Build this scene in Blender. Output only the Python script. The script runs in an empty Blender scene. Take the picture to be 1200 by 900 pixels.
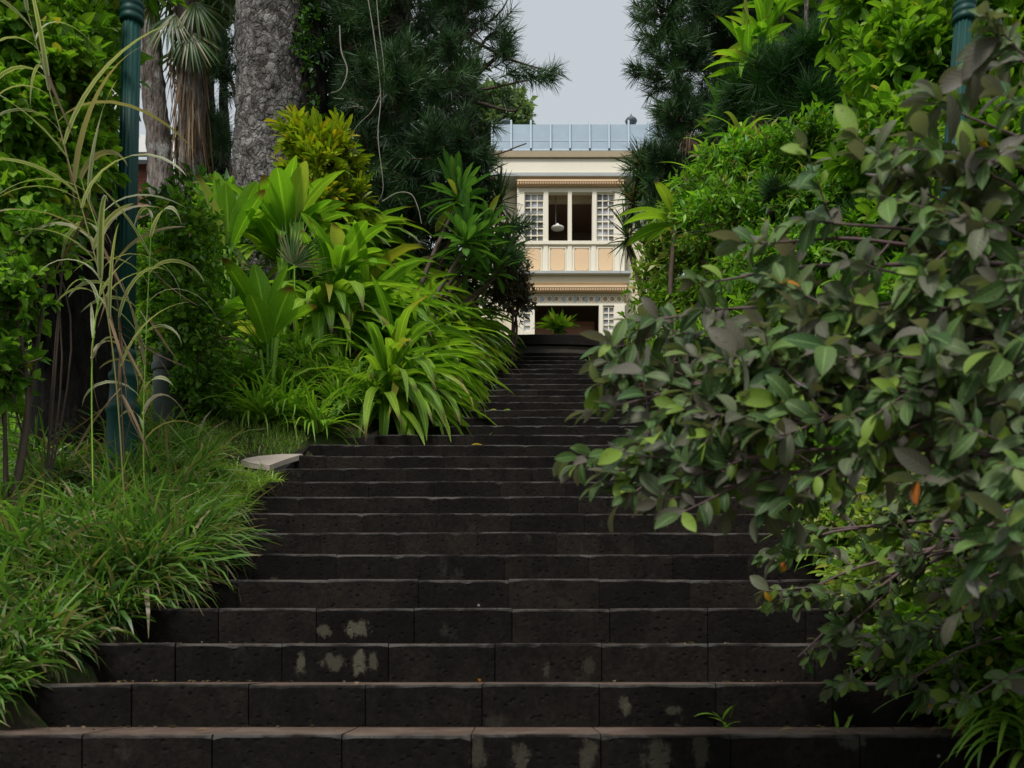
import bpy, math, random
import numpy as np
from mathutils import noise as mnoise, Vector

rng = np.random.default_rng(11)
random.seed(11)
F, HOR, EYE = 1140.0, 778.0, 1.6          # focal length and horizon row of the 1200x900 picture, eye height
sc = bpy.context.scene
C = sc.collection


def at(px, py, Y):
    return np.array([(px - 600) / F * Y, Y, EYE + (HOR - py) / F * Y])


def sstep(a, b, x):
    t = np.clip((x - a) / (b - a), 0, 1)
    return t * t * (3 - 2 * t)


RISE, RUN, Z0, Y0, NSTEP = 0.15, 0.33, 1.38, 3.05, 28


def xc(Y):
    return -0.2 + 0.05 * np.asarray(Y, float)


HW = 1.62
HW2 = 1.2             # the upper flight is narrower
YN = 3.05 + 0.33 * 13


def hw(Y):
    return np.where(np.asarray(Y, float) < YN, HW, HW2)


def gz(X, Y, raw=False):
    """height of the ground"""
    X = np.asarray(X, float); Y = np.asarray(Y, float)
    slope = RISE / RUN
    base = np.where(Y < 12.0, Z0 + (Y - Y0) * slope, 5.45 + (np.minimum(Y, 26) - 12) * 0.275)
    base = np.where(Y < 0.0, 0.0 + 0 * Y, base)
    d = np.abs(X - xc(np.clip(Y, -2, 14))) - hw(Y)
    bank = 0.45 * np.clip(d - 0.1, 0, 2.2) * sstep(6.9, 9.0, Y) * (1 - sstep(13, 18, Y))
    bank = bank + 0.06 * sstep(0, .3, d) * (1 - sstep(12, 14, Y))
    z = base + bank - .13 * np.exp(-((X + 1.72) / .30) ** 4 - ((Y - 6.5) / .36) ** 4)
    if raw:
        z = z - 0.42 * (1 - sstep(-0.12, 0.0, d)) * (Y > -3) * (Y < 12.4)
    return z


# ------------------------------------------------------------------ mesh helpers
def origin(o):
    p = np.zeros(3)
    while o is not None:
        p = p + np.array(o.location); o = o.parent
    return p


def link(name, V, faces, mat, parent=None, lc=None, smooth=False, loc=None):
    """one mesh object; V in world coordinates; faces: array (n,3|4) or list of such arrays or python lists"""
    me = bpy.data.meshes.new(name)
    V = np.asarray(V, np.float32)
    off = origin(parent)
    if loc is not None:
        off = off + np.asarray(loc, float)
    Vl = V - off.astype(np.float32)
    if isinstance(faces, np.ndarray):
        faces = [faces]
    if len(faces) and isinstance(faces[0], np.ndarray):
        flat = np.concatenate([f.ravel() for f in faces]).astype(np.int32)
        tot = np.concatenate([np.full(len(f), f.shape[1]) for f in faces]).astype(np.int32)
        st = np.concatenate([[0], np.cumsum(tot)[:-1]]).astype(np.int32)
        me.vertices.add(len(Vl)); me.vertices.foreach_set('co', Vl.ravel())
        me.loops.add(len(flat)); me.loops.foreach_set('vertex_index', flat)
        me.polygons.add(len(tot)); me.polygons.foreach_set('loop_start', st)
        me.polygons.foreach_set('loop_total', tot)
        me.update(calc_edges=True)
    else:
        me.from_pydata([tuple(map(float, v)) for v in Vl], [], faces)
        me.update()
    if lc is not None:
        a = me.attributes.new('lc', 'FLOAT_COLOR', 'POINT')
        a.data.foreach_set('color', np.asarray(lc, np.float32).ravel())
    if smooth:
        me.polygons.foreach_set('use_smooth', np.ones(len(me.polygons), bool))
    if mat is not None:
        me.materials.append(mat)
    o = bpy.data.objects.new(name, me)
    C.objects.link(o)
    if parent is not None:
        o.parent = parent
    if loc is not None:
        o.location = loc
    return o


def tag(o, label=None, cat=None, group=None, kind=None):
    if label: o['label'] = label
    if cat: o['category'] = cat
    if group: o['group'] = group
    if kind: o['kind'] = kind
    return o


def thing(name, label, cat, loc, group=None):
    o = bpy.data.objects.new(name, None)
    o.empty_display_size = .1
    C.objects.link(o)
    o.location = [float(v) for v in loc]
    return tag(o, label, cat, group)


class MB:
    """collects boxes and other pieces into one mesh"""
    def __init__(s): s.v, s.f = [], []

    def box(s, x0, x1, y0, y1, z0, z1):
        b = len(s.v)
        s.v += [(x0, y0, z0), (x1, y0, z0), (x1, y1, z0), (x0, y1, z0), (x0, y0, z1), (x1, y0, z1), (x1, y1, z1), (x0, y1, z1)]
        s.f += [tuple(b + i for i in q) for q in ((0, 3, 2, 1), (4, 5, 6, 7), (0, 1, 5, 4), (1, 2, 6, 5), (2, 3, 7, 6), (3, 0, 4, 7))]
        return s

    def poly(s, pts):
        b = len(s.v); s.v += [tuple(p) for p in pts]; s.f.append(tuple(range(b, b + len(pts)))); return s

    def prism(s, pts, y0, y1):
        """pts: (x,z) outline, counter-clockwise seen from -Y"""
        n = len(pts); b = len(s.v)
        s.v += [(x, y0, z) for x, z in pts] + [(x, y1, z) for x, z in pts]
        s.f.append(tuple(range(b, b + n))); s.f.append(tuple(range(b + 2 * n - 1, b + n - 1, -1)))
        for i in range(n):
            j = (i + 1) % n
            s.f.append((b + i, b + n + i, b + n + j, b + j))
        return s

    def lathe(s, cx, cy, prof, n=16, axis=(0, 0)):
        """prof: (radius, z); axis: lean dx,dy per metre of z above the first z"""
        z00 = prof[0][1]; b = len(s.v)
        for r, z in prof:
            ox, oy = axis[0] * (z - z00), axis[1] * (z - z00)
            for i in range(n):
                a = 2 * math.pi * i / n
                rr = r(a) if callable(r) else r
                s.v.append((cx + ox + rr * math.cos(a), cy + oy + rr * math.sin(a), z))
        for k in range(len(prof) - 1):
            for i in range(n):
                j = (i + 1) % n
                s.f.append((b + k * n + i, b + k * n + j, b + (k + 1) * n + j, b + (k + 1) * n + i))
        s.f.append(tuple(b + i for i in range(n - 1, -1, -1)))
        s.f.append(tuple(b + (len(prof) - 1) * n + i for i in range(n)))
        return s

    def build(s, name, mat, parent=None, smooth=False):
        return link(name, np.array(s.v), s.f, mat, parent, smooth=smooth)


def nrm(a):
    return a / np.maximum(np.linalg.norm(a, axis=-1, keepdims=True), 1e-9)


SHAPES = {
    'ovate': ([0, .12, .32, .58, .82, 1], [.06, .62, 1, .82, .4, .02]),
    'ellip': ([0, .07, .18, .34, .52, .7, .84, .94, 1], [.07, .26, .58, .9, 1, .88, .58, .26, .02]),
    'paddle': ([0, .1, .2, .34, .5, .66, .8, .91, .97, 1], [.14, .22, .52, .86, 1, .98, .82, .55, .28, .03]),
    'small': ([0, .42, 1], [.1, 1, .03]),
    'obov': ([0, .25, .62, .86, 1], [.1, .55, 1, .75, .05]),
    'strap': ([0, .12, .28, .46, .64, .82, 1], [.3, .62, .95, 1, .82, .48, .02]),
    'broad': ([0, .1, .22, .38, .55, .72, .88, 1], [.12, .2, .6, .95, 1, .82, .45, .02]),
    'grass': ([0, .25, .5, .75, 1], [.9, 1, .85, .55, .04]),
    'reed': ([0, .08, .18, .3, .42, .54, .66, .77, .87, .94, 1], [.6, .9, 1, 1, .93, .84, .72, .58, .4, .22, .02]),
    'needle': ([0, 1], [1, .3]),
}


def leaves(P, D, U, L, W, shape, bend=0., fold=.25, twist=0., rnd=None, nv=3):
    """many leaves at once -> (verts, quads, lc). P base, D direction, U upper side"""
    n = len(P)
    u, w = [np.array(a, float) for a in SHAPES[shape]]
    D = nrm(np.asarray(D, float)); U = np.asarray(U, float) + rng.normal(0, .02, (n, 3))
    S = nrm(np.cross(D, U)); N = np.cross(S, D)
    L = np.broadcast_to(np.asarray(L, float), n); W = np.broadcast_to(np.asarray(W, float), n)
    b = np.broadcast_to(np.asarray(bend, float), n).copy()
    b[np.abs(b) < 1e-3] = 1e-3
    tw = np.broadcast_to(np.asarray(twist, float), n)
    th = b[:, None] * u[None]
    x = np.sin(th) / b[:, None]; z = -(1 - np.cos(th)) / b[:, None]
    ce = P[:, None] + L[:, None, None] * (x[..., None] * D[:, None] + z[..., None] * N[:, None])
    Nl = np.cos(th)[..., None] * N[:, None] + np.sin(th)[..., None] * D[:, None]
    t2 = tw[:, None] * u[None]
    S2 = np.cos(t2)[..., None] * S[:, None] + np.sin(t2)[..., None] * Nl
    N2 = np.cos(t2)[..., None] * Nl - np.sin(t2)[..., None] * S[:, None]
    v = np.linspace(-1, 1, nv)
    off = (W[:, None] * .5 * w[None])[:, :, None] * v
    cf, sf = math.cos(fold), math.sin(fold)
    pos = ce[:, :, None] + off[..., None] * S2[:, :, None] * cf + np.abs(off)[..., None] * N2[:, :, None] * sf
    r, c = len(u), nv
    if rnd is None: rnd = rng.random(n)
    lc = np.empty((n, r, c, 4), np.float32)
    lc[..., 0] = rnd[:, None, None]; lc[..., 1] = u[None, :, None]; lc[..., 2] = np.abs(v)[None, None]; lc[..., 3] = 1
    i = np.arange(r - 1)[:, None] * c + np.arange(c - 1)[None]
    q = np.stack([i, i + 1, i + c + 1, i + c], -1).reshape(-1, 4)
    faces = (np.arange(n)[:, None, None] * (r * c) + q[None]).reshape(-1, 4)
    return pos.reshape(-1, 3), faces, lc.reshape(-1, 4)


def merge(parts):
    V, Fs, A = [], [], []; b = 0
    for v, f, a in parts:
        V.append(v); Fs.append(f + b); A.append(a); b += len(v)
    return np.concatenate(V), np.concatenate(Fs), np.concatenate(A)


def foliage(name, parts, mat, parent):
    v, f, a = merge(parts)
    return link(name, v, f, mat, parent, lc=a, smooth=True)


def sticks(A, B, r0, r1, n=3):
    """many straight tapered sticks -> (verts, quads, lc)"""
    A = np.asarray(A, float); B = np.asarray(B, float); m = len(A)
    D = nrm(B - A); S = nrm(np.cross(D, np.array([.31, .17, .93]))); T = np.cross(D, S)
    a = np.arange(n) * 2 * math.pi / n
    ring = np.cos(a)[None, :, None] * S[:, None] + np.sin(a)[None, :, None] * T[:, None]
    r0 = np.broadcast_to(r0, m)[:, None, None]; r1 = np.broadcast_to(r1, m)[:, None, None]
    V = np.concatenate([A[:, None] + ring * r0, B[:, None] + ring * r1], 1)
    i = np.arange(n); j = (i + 1) % n
    q = np.stack([i, j, j + n, i + n], -1)
    f = (np.arange(m)[:, None, None] * 2 * n + q[None]).reshape(-1, 4)
    lc = np.ones((m * 2 * n, 4), np.float32); lc[:, 0] = np.repeat(rng.random(m), 2 * n)
    return V.reshape(-1, 3), f, lc


def smooth_path(pts, n):
    """Catmull-Rom through pts, n samples"""
    p = np.asarray(pts, float); p = np.vstack([2 * p[0] - p[1], p, 2 * p[-1] - p[-2]])
    t = np.linspace(0, len(p) - 3 - 1e-6, n); k = t.astype(int); f = (t - k)[:, None]
    a, b, c, d = p[k], p[k + 1], p[k + 2], p[k + 3]
    return .5 * (2 * b + (c - a) * f + (2 * a - 5 * b + 4 * c - d) * f ** 2 + (3 * b - a - 3 * c + d) * f ** 3)


def tube(pts, radii, sides=6, n=None, amp=0., freq=3., ridge=0.):
    """tapered tube -> (verts, quads, lc); amp: noise displacement"""
    P = smooth_path(pts, n or max(2, len(pts) * 4)); m = len(P)
    R = np.interp(np.linspace(0, 1, m), np.linspace(0, 1, len(radii)), radii)
    T = nrm(np.gradient(P, axis=0))
    ref = np.array([.13, 1., .07]) if abs(T[0, 2]) > .5 else np.array([0., .1, 1.])
    S = nrm(np.cross(T, ref)); N = np.cross(S, T)
    a = np.arange(sides) * 2 * math.pi / sides
    dirs = np.cos(a)[None, :, None] * S[:, None] + np.sin(a)[None, :, None] * N[:, None]
    rr = np.repeat(R[:, None], sides, 1)
    if amp:
        base = P[:, None] + dirs * rr[..., None]
        for i in range(m):
            for j in range(sides):
                q = Vector(base[i, j] * freq); q2 = Vector((base[i, j][0] * freq * 2.1, base[i, j][1] * freq * 2.1, base[i, j][2] * freq * .9))
                rr[i, j] += amp * (mnoise.noise(q) * .6 + (mnoise.voronoi(q2)[0][1] - mnoise.voronoi(q2)[0][0]) * 1.1 - .35)
    V = P[:, None] + dirs * rr[..., None]
    i = np.arange(m - 1)[:, None] * sides; j = np.arange(sides)[None]; j2 = (j + 1) % sides
    f = np.stack([i + j, i + j2, i + sides + j2, i + sides + j], -1).reshape(-1, 4)
    lc = np.ones((m * sides, 4), np.float32); lc[:, 0] = rng.random()
    return V.reshape(-1, 3), f, lc


# ------------------------------------------------------------------ materials
def newmat(name):
    m = bpy.data.materials.new(name); m.use_nodes = True
    nt = m.node_tree; nt.nodes.clear()
    return m, nt, nt.nodes.new


class G:
    """small node-graph helper"""
    def __init__(s, name):
        s.m, s.nt, s.new = newmat(name)
        s.out = s.new('ShaderNodeOutputMaterial')

    def l(s, a, b): s.nt.links.new(a, b)

    def val(s, sock, v):
        if hasattr(v, 'is_output') or isinstance(v, bpy.types.NodeSocket): s.l(v, sock)
        else: sock.default_value = v

    def math(s, op, a, b=0., clamp=False):
        n = s.new('ShaderNodeMath'); n.operation = op; n.use_clamp = clamp
        s.val(n.inputs[0], a); s.val(n.inputs[1], b); return n.outputs[0]

    def mix(s, f, a, b, mode='MIX'):
        n = s.new('ShaderNodeMix'); n.data_type = 'RGBA'; n.blend_type = mode; n.clamp_factor = True
        s.val(n.inputs[0], f); s.val(n.inputs[6], col(a)); s.val(n.inputs[7], col(b)); return n.outputs[2]

    def ramp(s, f, lo, hi):
        n = s.new('ShaderNodeMapRange'); n.interpolation_type = 'SMOOTHSTEP'
        s.val(n.inputs[0], f); n.inputs[1].default_value = lo; n.inputs[2].default_value = hi; return n.outputs[0]

    def noise(s, scale, detail=3., vec=None, rough=.55, stretch=None):
        n = s.new('ShaderNodeTexNoise'); n.inputs['Scale'].default_value = scale
        n.inputs['Detail'].default_value = detail; n.inputs['Roughness'].default_value = rough
        v = vec if vec is not None else s.pos()
        if stretch:
            mp = s.new('ShaderNodeMapping'); mp.inputs['Scale'].default_value = stretch; s.l(v, mp.inputs[0]); v = mp.outputs[0]
        s.l(v, n.inputs['Vector']); return n.outputs[0]

    def voro(s, scale, stretch=None, feature='F1', out=0):
        n = s.new('ShaderNodeTexVoronoi'); n.feature = feature; n.inputs['Scale'].default_value = scale
        v = s.pos()
        if stretch:
            mp = s.new('ShaderNodeMapping'); mp.inputs['Scale'].default_value = stretch; s.l(v, mp.inputs[0]); v = mp.outputs[0]
        s.l(v, n.inputs['Vector']); return n.outputs[out]

    def pos(s):
        if not hasattr(s, '_g'): s._g = s.new('ShaderNodeNewGeometry')
        return s._g.outputs['Position']

    def geo(s, o): s.pos(); return s._g.outputs[o]

    def lc(s):
        a = s.new('ShaderNodeAttribute'); a.attribute_name = 'lc'
        sp = s.new('ShaderNodeSeparateColor'); s.l(a.outputs['Color'], sp.inputs[0]); return sp.outputs

    def bump(s, h, strength=.5, dist=.01):
        b = s.new('ShaderNodeBump'); b.inputs['Strength'].default_value = strength; b.inputs['Distance'].default_value = dist
        s.l(h, b.inputs['Height']); return b.outputs[0]

    def bsdf(s, c, rough=.5, spec=.5, normal=None, metal=0.):
        p = s.new('ShaderNodeBsdfPrincipled')
        s.val(p.inputs['Base Color'], col(c)); s.val(p.inputs['Roughness'], rough)
        p.inputs['Specular IOR Level'].default_value = spec; p.inputs['Metallic'].default_value = metal
        if normal is not None: s.l(normal, p.inputs['Normal'])
        return p.outputs[0]

    def done(s, sh):
        s.l(sh, s.out.inputs[0]); return s.m


def col(c):
    if isinstance(c, (tuple, list)):
        return (*c[:3], 1.0)
    return c


def srgb(r, g, b):
    return tuple((x / 12.92 if x <= .04045 else ((x + .055) / 1.055) ** 2.4) for x in (r / 255, g / 255, b / 255))


def leafmat(name, c1, c2, old=None, frac=0., back=None, rough=.42, tr=.35, spec=.45, vein=.25, tip=None, tipfrac=.3,
            clump=.6, stripe=None, pleat=0., third=None, pin=0., spots=0.):
    g = G(name)
    r, u, v = g.lc()[:3]
    c = g.mix(g.ramp(r, 0, 1), c1, c2)
    nz = g.ramp(g.noise(1.7, 2.), .3, .7)
    c = g.mix(clump, c, g.mix(nz, (.38, .38, .42), (1.45, 1.4, 1.2)), 'MULTIPLY')
    fine = g.noise(60., 2.)
    c = g.mix(.35, c, g.mix(fine, (.5, .5, .5), (1.5, 1.5, 1.5)), 'MULTIPLY')
    r2 = g.math('FRACT', g.math('MULTIPLY', r, 37.7))
    if stripe:
        c = g.mix(g.ramp(v, .35, .6), c, stripe)
    if vein:
        c = g.mix(g.math('MULTIPLY', g.math('LESS_THAN', v, .09), vein), c, tuple(min(1, x * 2.2 + .03) for x in c2))
    if third:
        r4 = g.math('FRACT', g.math('MULTIPLY', r, 53.9))
        c = g.mix(g.math('MULTIPLY', g.ramp(r4, .5, .92), .85), c, third)
    if old:
        c = g.mix(g.math('MULTIPLY', g.ramp(r2, 1 - frac, 1 - frac * .6), .9), c, old)
    if tip:
        r3 = g.math('FRACT', g.math('MULTIPLY', r, 91.3))
        t0 = g.math('MULTIPLY', g.ramp(u, .8, .97), g.math('LESS_THAN', r3, tipfrac))
        c = g.mix(t0, c, tip)
    if back:
        c = g.mix(g.math('MULTIPLY', g.geo('Backfacing'), .75), c, g.mix(g.math('FRACT', g.math('MULTIPLY', r, 13.1)), back, (.27, .21, .24)))
    nm = None
    if pin:
        ph = g.math('FRACT', g.math('ADD', g.math('MULTIPLY', u, 8.), g.math('MULTIPLY', v, -1.9)))
        tri = g.math('ABSOLUTE', g.math('SUBTRACT', ph, .5))
        ln = g.ramp(tri, .40, .5)
        c = g.mix(g.math('MULTIPLY', ln, pin), c, tuple(min(1, x * 1.6 + .02) for x in c2))
        nm = g.bump(g.math('MULTIPLY', ln, -1.), .5, .002)
    if spots:
        sp = g.math('MULTIPLY', g.ramp(g.noise(95., 3., rough=.6), .60, .70), g.math('LESS_THAN', g.math('FRACT', g.math('MULTIPLY', r, 17.3)), .55))
        c = g.mix(g.math('MULTIPLY', sp, spots), c, (.07, .045, .025))
    if pleat:
        h = g.math('SINE', g.math('MULTIPLY', v, 34.))
        nm = g.bump(h, pleat, .004)
    p = g.bsdf(c, rough, spec, nm)
    t = g.new('ShaderNodeBsdfTranslucent')
    g.l(g.mix(1., c, (1.25, 1.35, .55), 'MULTIPLY'), t.inputs[0])
    mx = g.new('ShaderNodeMixShader'); mx.inputs[0].default_value = tr
    g.l(p, mx.inputs[1]); g.l(t.outputs[0], mx.inputs[2])
    return g.done(mx.outputs[0])


def barkmat(name, c1, c2, c3=None, scale=6., bump=1., stretch=(1, 1, .35)):
    g = G(name)
    n = g.noise(scale, 6., stretch=stretch, rough=.65)
    vd = g.noise(scale * 3.2, 5., stretch=(1, 1, stretch[2] * .6), rough=.7)
    c = g.mix(g.ramp(n, .32, .68), c1, c2)
    if c3: c = g.mix(g.ramp(g.noise(scale * .5, 4., rough=.7), .52, .66), c, c3)
    c = g.mix(g.ramp(vd, .34, .48), tuple(x * .3 for x in c1), c)
    h = g.math('ADD', g.math('MULTIPLY', n, .8), g.ramp(vd, .3, .6))
    return g.done(g.bsdf(c, .9, .2, g.bump(h, bump, .03)))


def plain(name, c, rough=.6, var=.25, scale=4., bump=.15, spec=.4, metal=0., stain=None):
    g = G(name)
    n = g.noise(scale, 5., rough=.65)
    k = g.mix(n, tuple(x * (1 - var) for x in c), tuple(min(1, x * (1 + var)) for x in c))
    if stain:
        k = g.mix(g.math('MULTIPLY', g.ramp(g.noise(scale * .4, 5., stretch=(1, 1, .25), rough=.7), .5, .75), .7), k, stain)
    return g.done(g.bsdf(k, rough, spec, g.bump(g.noise(scale * 12, 4.), bump, .01), metal))


M = {}
M['lily'] = leafmat('lily leaf', (.14, .30, .03), (.32, .52, .05), old=(.40, .38, .05), frac=.05, tip=(.12, .07, .03), tipfrac=.4, rough=.4, tr=.38, pleat=.5, clump=.35, vein=.35, spec=.5, spots=.5)
M['lime'] = leafmat('lime broad leaf', (.16, .36, .03), (.28, .50, .035), old=(.55, .55, .12), frac=.12, tip=(.14, .07, .03), tipfrac=.25, rough=.4, tr=.4, pleat=.4, clump=.2, vein=.4, spots=.5)
M['spider'] = leafmat('ribbon leaf', (.15, .34, .03), (.34, .55, .07), old=(.25, .2, .08), frac=.05, rough=.4, clump=.35)
M['grass'] = leafmat('grass blade', (.055, .145, .032), (.17, .33, .06), old=(.30, .24, .14), frac=.24, tip=(.28, .22, .11), tipfrac=.45, rough=.4, clump=.55, vein=0)
M['lawn'] = leafmat('lawn blade', (.2, .36, .06), (.36, .52, .12), old=(.3, .25, .12), frac=.12, clump=.4, vein=0)
M['bright'] = leafmat('bright leaf', (.09, .23, .022), (.26, .46, .04), old=(.42, .36, .05), frac=.04, tr=.42, clump=.6, pin=.25)
M['drape'] = leafmat('creeper leaf', (.065, .205, .02), (.22, .44, .04), old=(.30, .24, .05), frac=.07, tr=.4, clump=.8)
M['yellowish'] = leafmat('variegated leaf', (.10, .24, .03), (.32, .42, .09), old=(.5, .48, .18), frac=.2, tr=.4, clump=.5)
M['mid'] = leafmat('mid green leaf', (.08, .21, .026), (.24, .44, .05), old=(.3, .25, .05), frac=.03, tr=.45, clump=.6)
M['dark'] = leafmat('dark leaf', (.02, .065, .016), (.065, .16, .03), old=(.1, .12, .02), frac=.04, clump=.6)
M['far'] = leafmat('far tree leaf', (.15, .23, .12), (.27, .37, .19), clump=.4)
M['croton'] = leafmat('croton leaf', (.16, .27, .015), (.36, .42, .025), old=(.48, .36, .02), frac=.14, rough=.35, clump=.3)
M['vitex'] = leafmat('grey green leaf', (.042, .105, .03), (.125, .215, .06), old=(.22, .34, .04), frac=.14, third=(.14, .11, .105), back=(.17, .20, .13), rough=.52, tr=.26, spec=.35, vein=.4, clump=.75, pin=.45, spots=.7)
M['lilac'] = leafmat('lilac young leaf', (.30, .22, .32), (.42, .36, .44), rough=.6, tr=.2, vein=0, clump=.2)
M['vitexold'] = leafmat('autumn leaf', (.45, .12, .02), (.5, .38, .03), clump=.1)
M['pine'] = leafmat('pine needle', (.022, .065, .026), (.07, .155, .055), old=(.10, .075, .03), frac=.03, rough=.45, tr=.12, vein=0, clump=.7)
M['pinedark'] = leafmat('dark pine needle', (.012, .05, .012), (.04, .13, .022), old=(.08, .12, .02), frac=.03, rough=.45, tr=.12, vein=0, clump=.6)
M['dracaena'] = leafmat('glossy strap leaf', (.05, .15, .03), (.13, .28, .055), old=(.3, .3, .06), frac=.06, rough=.3, clump=.3, spec=.6)
M['dragon'] = leafmat('dragon tree leaf', (.03, .075, .03), (.08, .15, .06), old=(.16, .10, .06), frac=.15, rough=.4, clump=.3)
M['purple'] = leafmat('purple tinged leaf', (.06, .09, .035), (.14, .13, .08), old=(.22, .14, .18), frac=.3, clump=.4)
M['palm'] = leafmat('palm leaf', (.045, .10, .03), (.11, .19, .06), old=(.25, .22, .1), frac=.2, rough=.4, clump=.3)
M['dead'] = leafmat('dead frond', (.09, .058, .037), (.23, .16, .105), rough=.8, tr=.2, spec=.2, vein=0, clump=.5)
M['reed'] = leafmat('variegated reed leaf', (.20, .26, .10), (.33, .38, .20), stripe=(.56, .55, .38), old=(.33, .27, .17), frac=.25, rough=.45, tr=.35, vein=0, clump=.2)
M['twig'] = plain('twig bark', (.10, .07, .055), .85, .4, 20)
M['vtwig'] = plain('downy twig', (.15, .10, .10), .85, .4, 20)
def flaky():
    g = G('flaky grey bark')
    n1 = g.noise(7., 8., stretch=(1, 1, .55), rough=.75); n2 = g.noise(1.6, 4., rough=.6); n3 = g.noise(26., 5., stretch=(1, 1, .7), rough=.75)
    c = g.mix(g.ramp(n1, .36, .60), (.05, .045, .041), (.25, .238, .225))
    ds = g.new('ShaderNodeVectorMath'); ds.operation = 'MULTIPLY_ADD'
    wn = g.new('ShaderNodeTexNoise'); wn.inputs['Scale'].default_value = 7.; wn.inputs['Detail'].default_value = 3; g.l(g.pos(), wn.inputs['Vector'])
    g.l(wn.outputs[1], ds.inputs[0]); ds.inputs[1].default_value = (.14, .14, .14); g.l(g.pos(), ds.inputs[2])
    mpv = g.new('ShaderNodeMapping'); mpv.inputs['Scale'].default_value = (1, 1, .62); g.l(ds.outputs[0], mpv.inputs[0])
    vo = g.new('ShaderNodeTexVoronoi'); vo.inputs['Scale'].default_value = 15.; g.l(mpv.outputs[0], vo.inputs['Vector'])
    ve = g.new('ShaderNodeTexVoronoi'); ve.feature = 'DISTANCE_TO_EDGE'; ve.inputs['Scale'].default_value = 15.; g.l(mpv.outputs[0], ve.inputs['Vector'])
    bw = g.new('ShaderNodeSeparateColor'); g.l(vo.outputs['Color'], bw.inputs[0])
    c = g.mix(.6, c, g.mix(bw.outputs[0], (.45, .43, .42), (1.9, 1.9, 1.9)), 'MULTIPLY')
    c = g.mix(g.math('MULTIPLY', g.math('SUBTRACT', 1., g.ramp(ve.outputs['Distance'], .0, .14)), .5), c, (.02, .017, .015))
    c = g.mix(g.math('MULTIPLY', g.ramp(n2, .48, .66), .7), c, g.mix(n3, (.022, .019, .017), (.10, .09, .08)))
    c = g.mix(g.math('MULTIPLY', g.ramp(n3, .54, .68), .8), c, (.32, .31, .295))
    c = g.mix(g.math('MULTIPLY', g.ramp(n3, .47, .33), .9), c, (.03, .027, .025))
    return g.done(g.bsdf(c, .95, .1, g.bump(g.math('ADD', g.math('ADD', n1, g.math('MULTIPLY', n3, .6)), g.math('MULTIPLY', g.ramp(ve.outputs['Distance'], 0., .2), .35)), 1., .05)))


M['bark'] = flaky()
M['barkbrown'] = barkmat('brown grey bark', (.12, .09, .075), (.30, .26, .235), (.36, .36, .34), 6., .9, (1, 1, .3))
M['barkblack'] = barkmat('black wet bark', (.008, .007, .006), (.024, .02, .017), None, 7., 1.)
M['vine'] = plain('dry vine', (.24, .22, .185), .9, .4, 10)
M['post'] = plain('dark green paint', (.004, .050, .041), .5, .3, 6, .08, .3, stain=(.007, .024, .02))
M['grypost'] = plain('weathered grey post', (.12, .14, .135), .8, .4, 8, .3, .3)


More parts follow.
